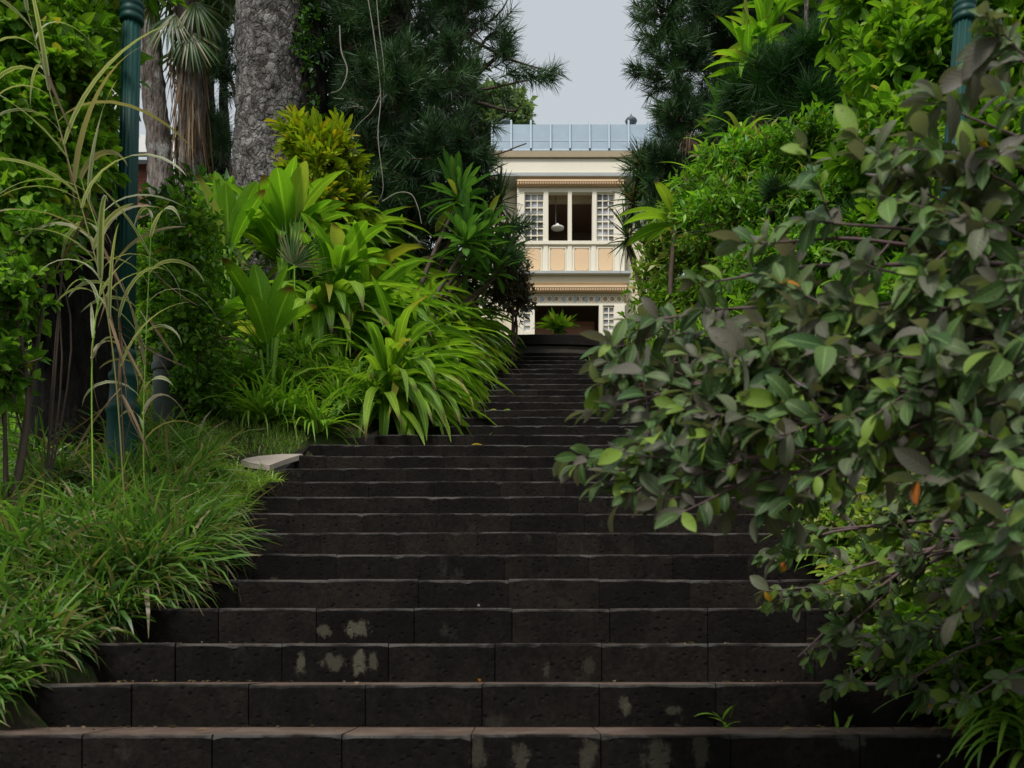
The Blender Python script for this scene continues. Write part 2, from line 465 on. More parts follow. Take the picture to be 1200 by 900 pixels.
def stonemat():
    g = G('dark basalt block')
    r = g.lc()[0]
    base = g.mix(g.ramp(g.noise(5., 5., rough=.7), .3, .7), (.005, .0042, .0035), (.0125, .0105, .0085))
    base = g.mix(.85, base, g.mix(r, (.45, .45, .45), (1.5, 1.45, 1.4)), 'MULTIPLY')
    base = g.mix(.7, base, g.mix(g.ramp(g.noise(45., 4., rough=.75), .3, .7), (.45, .45, .45), (1.6, 1.6, 1.6)), 'MULTIPLY')
    pit = g.ramp(g.voro(24., (1, 1, 1.3)), .14, .26)
    pm = g.ramp(g.noise(6., 3.), .48, .62)
    base = g.mix(g.math('MULTIPLY', g.math('SUBTRACT', 1., pit), pm), base, (.002, .002, .002))
    lich = g.math('MULTIPLY', g.ramp(g.noise(2.3, 6., stretch=(1.3, 1, .8), rough=.72), .60, .74), .55)
    base = g.mix(lich, base, (.05, .047, .036))
    speck = g.math('MULTIPLY', g.math('SUBTRACT', 1., g.ramp(g.voro(6.5), .02, .045)), g.ramp(g.noise(3., 2.), .55, .6))
    base = g.mix(g.math('MULTIPLY', speck, .8), base, (.3, .3, .27))
    # pale patches of lichen and lime on certain blocks of the lower steps
    sep = g.new('ShaderNodeSeparateXYZ'); g.l(g.pos(), sep.inputs[0])
    dn = g.math('MULTIPLY', g.math('SUBTRACT', g.noise(30., 6., stretch=(1.3, 1, .75), rough=.8), .5), 3.2)
    for (px, py, Y, rx, rz, s) in ((352, 778, 3.71, .022, .045, .75), (390, 776, 3.71, .05, .035, .6), (421, 776, 3.71, .03, .05, .85), (438, 774, 3.71, .02, .04, .6),
                                (418, 737, 4.04, .06, .035, .85), (380, 740, 4.04, .03, .03, .6), (610, 885, 3.05, .03, .05, .45), (560, 885, 3.05, .03, .06, .4), (690, 885, 3.05, .03, .06, .45), (770, 885, 3.05, .05, .06, .4), (820, 880, 3.05, .03, .08, .35),
                                (732, 824, 3.38, .02, .03, .5), (735, 832, 3.38, .016, .03, .5), (300, 675, 4.37, .03, .03, .4), (790, 832, 3.38, .03, .02, .5), (1000, 870, 3.05, .05, .03, .4), (640, 785, 3.71, .02, .03, .35), (690, 780, 3.71, .03, .04, .25)):
        w = at(px, py, Y)
        dx = g.math('DIVIDE', g.math('SUBTRACT', sep.outputs[0], float(w[0])), rx)
        dz = g.math('DIVIDE', g.math('SUBTRACT', sep.outputs[2], float(w[2])), rz)
        d = g.math('SQRT', g.math('ADD', g.math('MULTIPLY', dx, dx), g.math('MULTIPLY', dz, dz)))
        k = g.math('MULTIPLY', g.math('SUBTRACT', 1., g.ramp(g.math('ADD', d, dn), .55, 1.05)), s)
        base = g.mix(k, base, (.085, .082, .057))
    nz = g.new('ShaderNodeSeparateXYZ'); g.l(g.geo('True Normal'), nz.inputs[0])
    dust = g.mix(g.ramp(g.noise(7., 5., rough=.7), .3, .75), (.095, .062, .047), (.17, .125, .10))
    edge = g.mix(g.ramp(g.noise(4., 4., rough=.7), .40, .62), (.012, .011, .010), (.075, .073, .068))
    c = g.mix(g.ramp(nz.outputs[2], .3, .5), base, edge)
    c = g.mix(g.ramp(nz.outputs[2], .9, .97), c, dust)
    h = g.math('ADD', g.math('MULTIPLY', g.noise(70., 4., rough=.7), .6), g.math('MULTIPLY', pit, .5))
    return g.done(g.bsdf(c, .9, .14, g.bump(h, .9, .008)))


M['stone'] = stonemat()
M['kerb'] = plain('kerb stone', (.10, .09, .075), .9, .55, 3., .5, .2, stain=(.03, .027, .024))
M['kerbdark'] = plain('dark coping stone', (.018, .016, .014), .9, .5, 4., .6, .2, stain=(.05, .045, .035))
M['slab'] = plain('pale slab stone', (.42, .36, .30), .9, .25, 5., .4, .2, stain=(.26, .22, .18))


def groundmat():
    g = G('soil and moss')
    n = g.ramp(g.noise(3., 6., rough=.7), .4, .62)
    c = g.mix(n, (.035, .026, .018), (.05, .085, .02))
    c = g.mix(g.ramp(g.noise(22., 4.), .58, .7), c, (.13, .085, .05))
    return g.done(g.bsdf(c, .95, .15, g.bump(g.noise(30., 5.), .8, .03)))


M['ground'] = groundmat()
M['cream'] = plain('cream painted wood', (.80, .71, .53), .6, .05, 1.2, .05, .3, stain=(.70, .60, .43))
M['ivory'] = plain('ivory painted wood', (.86, .80, .66), .55, .05, 1.2, .05, .3, stain=(.76, .69, .53))
M['peach'] = plain('peach panel paint', (.80, .57, .35), .6, .07, 1.5, .05, .3)
M['peach2'] = plain('deep peach paint', (.56, .37, .21), .6, .07, 1.5, .05, .3)
M['ledge'] = plain('grey lead flashing', (.42, .45, .45), .5, .15, 2, .1, .4)
M['shadowwood'] = plain('wood with painted shadow', (.40, .32, .21), .7, .1, 2, .05, .3)  # dark beige wood, the shadow under the roof edge mixed into its brown
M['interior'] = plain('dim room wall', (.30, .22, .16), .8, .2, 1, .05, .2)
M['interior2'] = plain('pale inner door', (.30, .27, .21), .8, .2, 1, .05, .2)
M['woodbrown'] = plain('brown wooden doorway', (.42, .22, .14), .6, .2, 3, .1, .3)
M['metal'] = plain('blue grey sheet metal', (.27, .34, .40), .5, .16, 2.5, .04, .4, 0.1, stain=(.21, .26, .30))
M['metalrib'] = plain('pale metal seam', (.38, .46, .52), .45, .1, 2.5, .04, .5, .1)
M['finial'] = plain('grey cast metal', (.10, .12, .13), .5, .2, 8, .1, .4)
M['white'] = plain('white paint', (.8, .8, .79), .5, .05, 2, .03, .4)
g = G('glass with painted sky reflection'); nn = g.noise(.9, 3.)
M['glass'] = g.done(g.bsdf(g.mix(g.ramp(nn, .4, .6), (.07, .075, .085), (.55, .56, .62)), .08, .8))  # pale patches put the sky's reflection into the pane colour
M['roofpale'] = plain('pale blue roofing', (.50, .58, .64), .5, .1, 1, .05, .4)


def brickmat():
    g = G('red brick')
    b = g.new('ShaderNodeTexBrick'); b.inputs['Scale'].default_value = 3.2
    mp = g.new('ShaderNodeMapping'); mp.inputs['Rotation'].default_value = (math.radians(90), 0, 0)
    g.l(g.pos(), mp.inputs[0]); g.l(mp.outputs[0], b.inputs[0])
    b.inputs['Color1'].default_value = (.30, .10, .07, 1); b.inputs['Color2'].default_value = (.22, .075, .055, 1)
    b.inputs['Mortar'].default_value = (.14, .07, .055, 1); b.inputs['Mortar Size'].default_value = .03
    return g.done(g.bsdf(b.outputs[0], .85, .2))


M['brick'] = brickmat()

# ------------------------------------------------------------------ ground
def build_ground():
    xs = np.concatenate([[-400, -150, -60, -30, -18], np.arange(-12, 12.01, .16), [18, 30, 60, 150, 400]])
    ys = np.concatenate([[-400, -150, -60, -20, -8], np.arange(-4, 16.01, .2), np.arange(17, 30, 1.), [40, 60, 100, 200, 500]])
    X, Y = np.meshgrid(xs, ys)
    Z = gz(X, Y, raw=True)
    for i in range(X.shape[0]):
        for j in range(X.shape[1]):
            if abs(X[i, j]) < 13 and -5 < Y[i, j] < 17:
                Z[i, j] += .05 * mnoise.noise(Vector((X[i, j] * .9, Y[i, j] * .9, 3.))) - .01
    V = np.stack([X, Y, Z], -1).reshape(-1, 3); nx = len(xs)
    i = np.arange(len(ys) - 1)[:, None] * nx + np.arange(nx - 1)[None]
    f = np.stack([i, i + 1, i + nx + 1, i + nx], -1).reshape(-1, 4)
    tag(link('ground', V, f, M['ground'], smooth=True), kind='structure')


build_ground()

# ------------------------------------------------------------------ stone staircase
st = thing('stone_staircase', 'long straight flight of dark basalt block steps climbing to the curved wall', 'staircase', (float(xc(Y0)), Y0, Z0))
JOINT = {0: -.128, 1: -.104, 2: -.065, 3: .0, 4: -.015, 5: .37}
for k in range(-9, NSTEP):
    yf, zt = Y0 + RUN * k, Z0 + RISE * k
    cx = float(xc(yf)); xa, xb = cx - float(hw(yf + .01)) - .09 * (k < 2), cx + float(hw(yf + .01))
    bw = .407
    j0 = JOINT.get(k, random.uniform(0, bw))
    js = [xa] + [j0 + bw * i for i in range(-8, 9) if xa + .08 < j0 + bw * i < xb - .08] + [xb]
    V, Fa, A = [], [], []
    for a, b in zip(js[:-1], js[1:]):
        jg = .002 if k < 4 else .0009
        a2, b2 = a + jg, b - jg
        n = 12
        dy = random.uniform(-.005, .005); dz = random.uniform(-.003, .003); rb = random.random()
        base = len(V)
        for q in range(n):
            t = q / (n - 1); x = a2 + (b2 - a2) * t
            w = mnoise.noise(Vector((x * 5, k * 3.7, 0.))) * .003
            c = .010 + .005 * mnoise.noise(Vector((x * 9, k * 5.1, 7.)))
            if q in (0, n - 1): c += .004
            if random.random() < .05: c += random.uniform(.003, .012)
            e = .004 if q in (0, n - 1) else 0
            prof = [(yf + dy + e, zt - RISE + .001), (yf + dy + w * .5 + e, zt + dz - c), (yf + dy + c * .35 + e, zt + dz - c * .3), (yf + dy + c * 1.1, zt + dz + w * .3), (yf + RUN + .04, zt), (yf + RUN + .04, zt - RISE + .001)]
            for y_, z_ in prof:
                V.append((x, y_, z_)); A.append((rb, t, 0, 1))
        m = 6
        for q in range(n - 1):
            for p in range(m):
                p2 = (p + 1) % m
                Fa.append((base + q * m + p, base + (q + 1) * m + p, base + (q + 1) * m + p2, base + q * m + p2))
        Fa.append(tuple(base + p for p in range(m))); Fa.append(tuple(base + (n - 1) * m + p for p in range(m - 1, -1, -1)))
    link('step', np.array(V), Fa, M['stone'], st, lc=np.array(A))

# sloping flank walls hidden under the planting, with the bare pale slab on the left one
def flank(side, ya, yb, label):
    pts = []
    mb = MB()
    n = 18
    base = len(mb.v)
    for i in range(n + 1):
        y = ya + (yb - ya) * i / n
        x0 = float(xc(y)) + side * (float(hw(ya + .01)) + .006); x1 = x0 + side * .22
        zt = Z0 + (y - Y0) * RISE / RUN - .03
        for x, z in ((x0, zt - .55), (x0, zt), (x1, zt), (x1, zt - .55)):
            mb.v.append((x, y, z))
    for i in range(n):
        a = i * 4
        for p in range(4):
            q = (p + 1) % 4
            mb.f.append((a + p, a + q, a + 4 + q, a + 4 + p) if side > 0 else (a + p, a + 4 + p, a + 4 + q, a + q))
    mb.f += [(0, 1, 2, 3), (n * 4 + 3, n * 4 + 2, n * 4 + 1, n * 4)]
    t = thing('flank_wall', label, 'wall', (float(xc(ya)) + side * (float(hw(ya + .01)) + .1), ya, Z0 + (ya - Y0) * RISE / RUN))
    mb.build('wall_body', M['kerbdark'], t)


flank(-1, 3.8, YN - .02, 'low dark sloping side wall of the lower steps, along the tufted grass')
flank(1, 3.8, YN - .02, 'low dark sloping side wall of the lower steps, under the grey-green shrub')
flank(-1, YN + .02, 11.7, 'low dark side wall of the upper steps, under the arching lilies')
flank(1, YN + .02, 11.7, 'low dark side wall of the upper steps, under the bright creeper')


def slab():
    # pale sloping coping slab with a rounded outer corner, lying beside the steps
    pts = [(355, 537, 6.72), (330, 537.5, 6.72), (305, 541, 6.66), (288, 547, 6.58), (282, 553, 6.5), (292, 557, 6.44), (316, 562, 6.36), (326, 553, 6.46), (338, 545, 6.57)]
    P = []
    for px, py, Y in pts:
        w = at(px, py, Y); P.append((w[0], w[1]))
    def zz(x, y): return 2.965 + (y - 6.6) * .42 + .035
    V = [(x, y, zz(x, y)) for x, y in P] + [(x, y, zz(x, y) - .035) for x, y in P]
    n = len(P)
    fs = [tuple(range(n)), tuple(range(2 * n - 1, n - 1, -1))] + [(i, n + i, n + (i + 1) % n, (i + 1) % n) for i in range(n)]
    c = np.mean(np.array(V), 0)
    o = link('coping_slab', np.array(V), fs, M['slab'], loc=c)
    tag(o, 'pale sloping stone slab with rounded corner at the edge of the steps', 'stone slab')


slab()

# curved terrace wall on top of the flight
KX, KY, KR, KZ = float(xc(12.1)) - .02, 16.4, 4.3, 5.43
def arc_wall(name, r0, r1, z0, z1, mat, par, a0=-34, a1=34, n=44):
    V, fs = [], []
    for i in range(n + 1):
        a = math.radians(a0 + (a1 - a0) * i / n); s, c = math.sin(a), -math.cos(a)
        wob = .006 * mnoise.noise(Vector((i * .7, z1, 1.)))
        for r, z in ((r0, z0), (r0, z1 - .012 + wob), (r0 - .015, z1 + wob), (r1, z1 + wob), (r1, z0)):
            V.append((KX + r * s, KY + r * c, z))
    for i in range(n):
        for p in range(5):
            q = (p + 1) % 5
            fs.append((i * 5 + p, (i + 1) * 5 + p, (i + 1) * 5 + q, i * 5 + q))
    fs += [(4, 3, 2, 1, 0), tuple(n * 5 + p for p in range(5))]
    return link(name, np.array(V), fs, mat, par)


kw = thing('terrace_wall', 'low curved basalt wall with dark coping closing the top of the steps', 'wall', (KX, KY - KR, KZ))
arc_wall('wall_base', KR, KR - .3, KZ - .1, KZ + .135, M['kerb'], kw)
arc_wall('coping', KR + .04, KR - .36, KZ + .137, KZ + .262, M['kerbdark'], kw)

# ------------------------------------------------------------------ villa
HS = 28.0 / F
def hx(px): return (px - 600) * HS
def hz(py): return EYE + (HOR - py) * HS
YB, YW = 28.0, 28.55      # bay front, main wall
villa = thing('villa', 'cream two-storey colonial villa with peach panels and grey metal roof edge', 'house', (hx(668), YW, 9.2))
L_, R_ = 540, 792
mb = MB()
mb.box(hx(L_), hx(606), YW, YW + .25, 9.2, hz(188))
mb.box(hx(732), hx(R_), YW, YW + .25, 9.2, hz(188))
mb.box(hx(606), hx(732), YW, YW + .25, hz(224), hz(188))
mb.box(hx(L_), hx(L_) + .25, YW + .25, YW + 9, 9.2, hz(188))
mb.box(hx(R_) - .25, hx(R_), YW + .25, YW + 9, 9.2, hz(188))
mb.box(hx(L_), hx(R_), YW + 9, YW + 9.25, 9.2, hz(188))
mb.build('wall', M['cream'], villa)
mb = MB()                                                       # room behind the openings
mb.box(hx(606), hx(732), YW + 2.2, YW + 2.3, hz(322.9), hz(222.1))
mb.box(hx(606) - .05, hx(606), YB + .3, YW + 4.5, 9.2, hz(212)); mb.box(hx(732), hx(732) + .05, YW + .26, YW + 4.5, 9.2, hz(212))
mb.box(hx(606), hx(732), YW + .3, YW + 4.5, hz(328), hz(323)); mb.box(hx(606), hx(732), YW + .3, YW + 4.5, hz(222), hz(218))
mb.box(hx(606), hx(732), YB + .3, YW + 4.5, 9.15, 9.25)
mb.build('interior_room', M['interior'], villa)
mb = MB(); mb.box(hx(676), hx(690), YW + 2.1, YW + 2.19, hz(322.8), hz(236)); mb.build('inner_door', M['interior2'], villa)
mb = MB()                                                       # big fascia over the bay
mb.box(hx(L_) - .1, hx(R_) + .1, YB - .12, YW + .3, hz(206), hz(188.5)); mb.build('fascia', M['ivory'], villa)
mb = MB(); mb.box(hx(L_) - .15, hx(R_) + .15, YB - .2, YW + .3, hz(188), hz(181)); mb.build('cornice', M['shadowwood'], villa)
mb = MB(); mb.box(hx(L_) - .15, hx(R_) + .15, YB - .2, YW + .3, hz(210), hz(206.2)); mb.build('flashing', M['ledge'], villa)
mb = MB(); mb.box(hx(604), hx(734), YB - .1, YW, hz(214), hz(210.2)); mb.build('soffit', M['shadowwood'], villa)


def dentils(py0, py1, x0, x1):
    m = MB().box(hx(x0), hx(x1), YB - .14, YW, hz(py1), hz(py0 + 2.2)); m.build('dentil_backing', M['peach2'], villa)
    m = MB(); m.box(hx(x0), hx(x1), YB - .2, YW, hz(py0 + 2.1), hz(py0))
    x = x0 + .5
    while x < x1 - 1:
        m.box(hx(x), hx(x + 1.6), YB - .19, YB - .141, hz(py1 - .6), hz(py0 + 2.3)); x += 2.9
    m.build('dentil_band', M['peach'], villa)


dentils(214.2, 219.5, 606, 730)
dentils(337.5, 343.5, 606, 734)
# upper bay frame
mb = MB()
mb.box(hx(606), hx(732), YB, YB + .2, hz(225), hz(219.7))
for a, b in ((606, 614.5), (637, 642.5), (665.5, 670), (694, 699), (720.5, 732)):
    mb.box(hx(a), hx(b), YB - .03, YB + .2, hz(283), hz(225.1))
mb.box(hx(604), hx(734), YB - .06, YB + .2, hz(287), hz(283.1))
mb.build('bay_frame', M['ivory'], villa)
mb = MB(); mb.box(hx(606), hx(732), YB + .02, YB + .2, hz(322), hz(287.1)); mb.build('bay_wall', M['ivory'], villa)
for a in (606, 637, 665.2, 693, 721):
    MB().box(hx(a), hx(a + 5), YB - .02, YB + .019, hz(321.5), hz(287.2)).build('pilaster', M['ivory'], villa)
for a, b in ((615, 633), (645, 661.5), (673.5, 690), (701.5, 718)):
    c = .06
    x0, x1, z0, z1 = hx(a), hx(b), hz(317), hz(291.5)
    o = MB().prism([(x0 + c, z0), (x1 - c, z0), (x1, z0 + c), (x1, z1 - c), (x1 - c, z1), (x0 + c, z1), (x0, z1 - c), (x0, z0 + c)], YB - .005, YB + .018).build('panel', M['peach'], villa)
mb = MB()
for a, b in ((613, 635), (643.5, 663), (672, 691.5), (700, 719.5)):
    x0, x1, z0, z1 = hx(a), hx(b), hz(318.6), hz(290)
    for q in ((x0, x1, z0, z0 + .025), (x0, x1, z1 - .025, z1), (x0, x0 + .025, z0 + .026, z1 - .026), (x1 - .025, x1, z0 + .026, z1 - .026)):
        mb.box(q[0], q[1], YB - .015, YB + .017, q[2], q[3])
mb.build('panel_moulding', M['ivory'], villa)
mb = MB(); mb.box(hx(602), hx(738), YB - .3, YW, hz(325), hz(322.2)); mb.build('flashing', M['ledge'], villa)
mb = MB().box(hx(603), hx(737), YB - .12, YW, hz(333), hz(325.2)).box(hx(605), hx(735), YB - .05, YW, hz(337.3), hz(333.1)); mb.build('cornice', M['cream'], villa)


def lattice(x0, x1, y0, y1, nc, nr, name='lattice_window'):
    m = MB(); Y = YB + .06
    for i in range(nc + 1):
        x = x0 + (x1 - x0) * i / nc
        m.box(hx(x - .62), hx(x + .62), Y, Y + .05, hz(y1), hz(y0))
    for j in range(nr + 1):
        y = y0 + (y1 - y0) * j / nr
        m.box(hx(x0), hx(x1), Y + .003, Y + .046, hz(y + .62), hz(y - .62))
    w = m.build(name, M['ivory'], villa)
    MB().box(hx(x0), hx(x1), Y + .055, Y + .065, hz(y1), hz(y0)).build('pane', M['glass'], w)


lattice(615, 637, 226, 283, 3, 7)
lattice(699.5, 720, 226, 283, 3, 7)
# ground floor: fretwork, doorway, side lights
mb = MB().box(hx(606), hx(734), YB + .08, YB + .14, hz(356), hz(343.7)); mb.build('fretwork_backing', M['peach2'], villa)
mb = MB()
def ring(m, cx, cz, r, w, y, n=10, sx=1.):
    for i in range(n):
        a, b = 2 * math.pi * i / n, 2 * math.pi * (i + 1) / n
        m.prism([(cx + sx * r * math.cos(a), cz + r * math.sin(a)), (cx + sx * r * math.cos(b), cz + r * math.sin(b)), (cx + sx * (r - w) * math.cos(b), cz + (r - w) * math.sin(b)), (cx + sx * (r - w) * math.cos(a), cz + (r - w) * math.sin(a))][::-1], y, y + .03)


for i in range(15):
    px = 611 + i * 8.2
    ring(mb, hx(px), hz(349.8), .115, .04, YB + .04, sx=.85)
    ring(mb, hx(px + 4.1), hz(347.6), .05, .028, YB + .037, 8)
    ring(mb, hx(px + 4.1), hz(352.6), .05, .028, YB + .037, 8)
mb.box(hx(606), hx(734), YB + .02, YB + .079, hz(345.2), hz(343.8)); mb.box(hx(606), hx(734), YB + .02, YB + .079, hz(357.5), hz(355))
mb.build('fretwork', M['ivory'], villa)
mb = MB()
for i in range(7):
    c_, z_ = hx(622 + i * 13), hz(350)
    MB().prism([(c_ + .06 * math.cos(t * math.pi / 4), z_ + .09 * math.sin(t * math.pi / 4)) for t in range(8)], YB + .035, YB + .079).build('medallion', M['ledge'], villa)
mb = MB()
for a, b in ((606, 613.5), (622, 626.5), (702, 706.5), (720, 732)):
    MB().box(hx(a), hx(b), YB, YB + .2, 9.2, hz(357.6)).build('door_post', M['ivory'], villa)
for a, b in ((613.6, 621.9), (706.6, 719.9)):
    MB().box(hx(a), hx(b), YB + .01, YB + .18, 9.2, hz(388)).build('sill_panel', M['ivory'], villa)
lattice(614, 622, 359, 387, 1, 4, 'side_window')
lattice(707, 720, 359, 387, 2, 4, 'side_window')
mb = MB().box(hx(627), hx(701.5), YW + .9, YW + 1., 9.25, hz(356)); mb.box(hx(630), hx(664), YW + .84, YW + .89, 9.25, hz(362)); mb.box(hx(666), hx(699), YW + .84, YW + .89, 9.25, hz(362)); mb.build('doorway', M['woodbrown'], villa)
# roof edge of standing-seam metal, sloping back
def roof_pt(px, t, lift=0.): # t 0 at the eave, 1 at the top
    return (hx(px) * (1 + .018 * t), YB - .15 + .6 * t - lift * .9, hz(180) + (hz(149.5) - hz(180) + .34) * t + lift * .4)


RL, RR = 577, 790
mb = MB()
mb.poly([roof_pt(RL - 3, 0), roof_pt(RR + 3, 0), roof_pt(RR, 1), roof_pt(RL + 4, 1)])
mb.poly([(hx(RL - 3), YW + 9, hz(180)), roof_pt(RL - 3, 0), roof_pt(RL + 4, 1), (hx(RL + 4), YW + 8, hz(149.5))])
mb.poly([roof_pt(RL + 4, 1), roof_pt(RR, 1), (hx(RR), YW + 8, hz(149.5)), (hx(RL + 4), YW + 8, hz(149.5))])
mb.poly([roof_pt(RR + 3, 0), (hx(RR + 3), YW + 9, hz(180)), (hx(RR), YW + 8, hz(149.5)), roof_pt(RR, 1)])
rf = mb.build('roof', M['metal'], villa)
mb = MB()
for px in (576.5, 599, 622, 645, 667.5, 690.5, 713, 736, 759, 781):
    a, b = px - 1.0, px + 1.0
    p = [roof_pt(a, 0, .02), roof_pt(b, 0, .02), roof_pt(b, 1.05, .02), roof_pt(a, 1.05, .02)]
    q = [roof_pt(a, 0, .09), roof_pt(b, 0, .09), roof_pt(b, 1.07, .09), roof_pt(a, 1.07, .09)]
    mb.poly(q); mb.poly([p[0], q[0], q[3], p[3]]); mb.poly([q[1], p[1], p[2], q[2]]); mb.poly([q[3], q[2], p[2], p[3]])
p = [roof_pt(RL, .36, .012), roof_pt(RR, .36, .012), roof_pt(RR, .39, .012), roof_pt(RL, .39, .012)]; mb.poly(p)
p = [roof_pt(RL - 3, -.02, .03), roof_pt(RR + 3, -.02, .03), roof_pt(RR + 3, .04, .03), roof_pt(RL - 3, .04, .03)]; mb.poly(p)
mb.build('seams', M['metalrib'], rf)
for px, top in ((739.5, 133), (592.5, 138)):
    YF = 29.4; z0 = EYE + (HOR - 150) / F * YF; k = (150 - top) / F * YF; fx = (px - 600) / F * YF
    MB().lathe(fx, YF, [(.05, z0 - .25), (.05, z0 + k * .08), (.10, z0 + k * .12), (.06, z0 + k * .2), (.16, z0 + k * .34), (.185, z0 + k * .48), (.15, z0 + k * .62), (.07, z0 + k * .72), (.05, z0 + k * .78), (.03, z0 + k * .85), (.004, z0 + k)], 14).build('finial', M['finial'], rf, True)
def lz(py): return EYE + (HOR - py) / F * (YB + .35)
hl = thing('hanging_lamp', 'white lamp hanging behind the dark open window of the villa', 'lamp', (hx(654), YB + .35, lz(267)))
MB().lathe(hx(654), YB + .35, [(.03, lz(262)), (.08, lz(264.5)), (.19, lz(266.6)), (.19, lz(268.2)), (.14, lz(268.6))], 14).build('lamp_shade', M['white'], hl, True)
MB().lathe(hx(652), YB + .35, [(.012, lz(264)), (.012, lz(222))], 6).build('cord', M['finial'], hl)

# far outbuilding in brick glimpsed beyond the trunks
ob = thing('brick_outbuilding', 'red brick building with pale metal roof half hidden behind the trunks', 'building', at(230, 330, 24))
YO = 24.
def ox(px): return (px - 600) / F * YO
def oz(py): return EYE + (HOR - py) / F * YO
MB().box(ox(40), ox(340), YO, YO + 5, oz(430), oz(192)).build('wall', M['brick'], ob)
m = MB(); m.poly([(ox(30), YO - .4, oz(194)), (ox(350), YO - .4, oz(194)), (ox(350), YO + 3.5, oz(130)), (ox(30), YO + 3.5, oz(130))])
m.poly([(ox(30), YO - .4, oz(197)), (ox(30), YO - .4, oz(194)), (ox(350), YO - .4, oz(194)), (ox(350), YO - .4, oz(197))][::-1])
m.build('roof', M['roofpale'], ob)
w = MB().box(ox(236), ox(252), YO - .05, YO - .004, oz(250), oz(200)).build('window', M['white'], ob)
MB().box(ox(238), ox(250), YO - .06, YO - .051, oz(247), oz(203)).build('pane', M['glass'], w)
vr = thing('white_veranda', 'white painted veranda corner glimpsed between foliage and the slim grey trunk', 'veranda', at(170, 330, 20))
def vx(px): return (px - 600) / F * 20.
def vz(py): return EYE + (HOR - py) / F * 20.
MB().box(vx(110), vx(206), 20, 20.2, vz(178), vz(158)).build('parapet', M['white'], vr)
MB().box(vx(130), vx(140), 20.02, 20.18, vz(400), vz(178.2)).box(vx(196), vx(205), 20.02, 20.18, vz(400), vz(178.2)).build('posts', M['white'], vr)
MB().box(vx(131), vx(136), 20.05, 20.15, vz(157.9), vz(95)).box(vx(120), vx(143), 20.04, 20.16, vz(132), vz(128)).build('bracket', M['white'], vr)

# ------------------------------------------------------------------ lamp posts
def lamp_post(b, top, label, hscale=1.):
    """fluted cast post; b: base point, top: a point its axis passes through"""
    ax = ((top[0] - b[0]) / (top[2] - b[2]), (top[1] - b[1]) / (top[2] - b[2]))
    t = thing('lamp_post', label, 'lamp post', b, 'green fluted lamp posts flanking the steps')
    x, y, z = b
    def lath(name, prof, n, mat=M['post'], smooth=True):
        m = MB(); z00 = prof[0][1]
        m.lathe(x + ax[0] * (z00 - z), y + ax[1] * (z00 - z), prof, n, ax); return m.build(name, mat, t, smooth)
    zb = lambda h: z + h
    lath('base', [(.115, zb(-.1)), (.115, zb(.02)), (.10, zb(.035)), (.09, zb(.05)), (.088, zb(.38)), (.096, zb(.39)), (.099, zb(.41)), (.096, zb(.43)), (.084, zb(.44)), (.078, zb(.47)), (.074, zb(.575)), (.082, zb(.585)), (.086, zb(.6)), (.082, zb(.615)), (.066, zb(.63)), (.062, zb(.71)), (.07, zb(.72)), (.07, zb(.74)), (.06, zb(.76))], 20)
    flute = lambda r: (lambda a: r * (1 - .075 * (.5 + .5 * math.cos(a * 14))))
    hs = top[2] - z
    lath('shaft', [(flute(.058), zb(.755)), (flute(.053), zb(hs - .14))], 84)
    zr = hs - .14
    prof = [(.058, zb(zr))]
    for i in range(3):
        q = zr + i * .042
        prof += [(.066, zb(q + .006)), (.070, zb(q + .02)), (.066, zb(q + .034)), (.06, zb(q + .04))]
    lath('collar', prof, 20)
    lath('upper_shaft', [(.055, zb(zr + .121)), (.048, zb(zr + .8))], 20)
    h = zr + .8
    lath('lantern_holder', [(.05, zb(h)), (.10, zb(h + .03)), (.10, zb(h + .05)), (.06, zb(h + .07)), (.11, zb(h + .1))], 16)
    lath('lantern_glass', [(.10, zb(h + .101)), (.17, zb(h + .45))], 6, M['glass'], False)
    lath('lantern_roof', [(.20, zb(h + .451)), (.19, zb(h + .47)), (.06, zb(h + .62)), (.03, zb(h + .66)), (.035, zb(h + .7)), (.003, zb(h + .76))], 6, M['post'], False)


lamp_post(at(142, 562, 5.7), at(155, 0, 5.7), 'dark green fluted lamp post standing in the grass behind pale reed leaves')
br = at(1085, 560, 5.9)
lamp_post(br, at(1131, 0, 5.9), 'dark green fluted lamp post half hidden by the leafy shrubs, upper part showing')
gp = at(196, 540, 7.3)
t = thing('grey_post', 'short weathered grey post among leaves behind the lamp post', 'post', (gp[0], gp[1], float(gz(gp[0], gp[1]))))
z0 = float(gz(gp[0], gp[1])); zt = at(196, 405, 7.3)[2]
MB().lathe(gp[0], gp[1], [(.1, z0 - .1), (.1, zt - .03), (.085, zt), (.02, zt + .01)], 18).build('post_body', M['grypost'], t, True)
MB().lathe(gp[0], gp[1], [(.108, zt - .2), (.112, zt - .19), (.112, zt - .15), (.108, zt - .14)], 18).build('band', M['grypost'], t, True)

# ------------------------------------------------------------------ plant builders
UP = np.array([0, 0, 1.])


def rdir(n, up=0., toward=0.):
    d = rng.normal(size=(n, 3)); d = nrm(d); d[:, 2] += up; d[:, 1] -= toward
    return nrm(d)


def pxblob(px, py, Y, rx, ry, rd):
    return at(px, py, Y), np.array([rx / F * Y, rd, ry / F * Y])


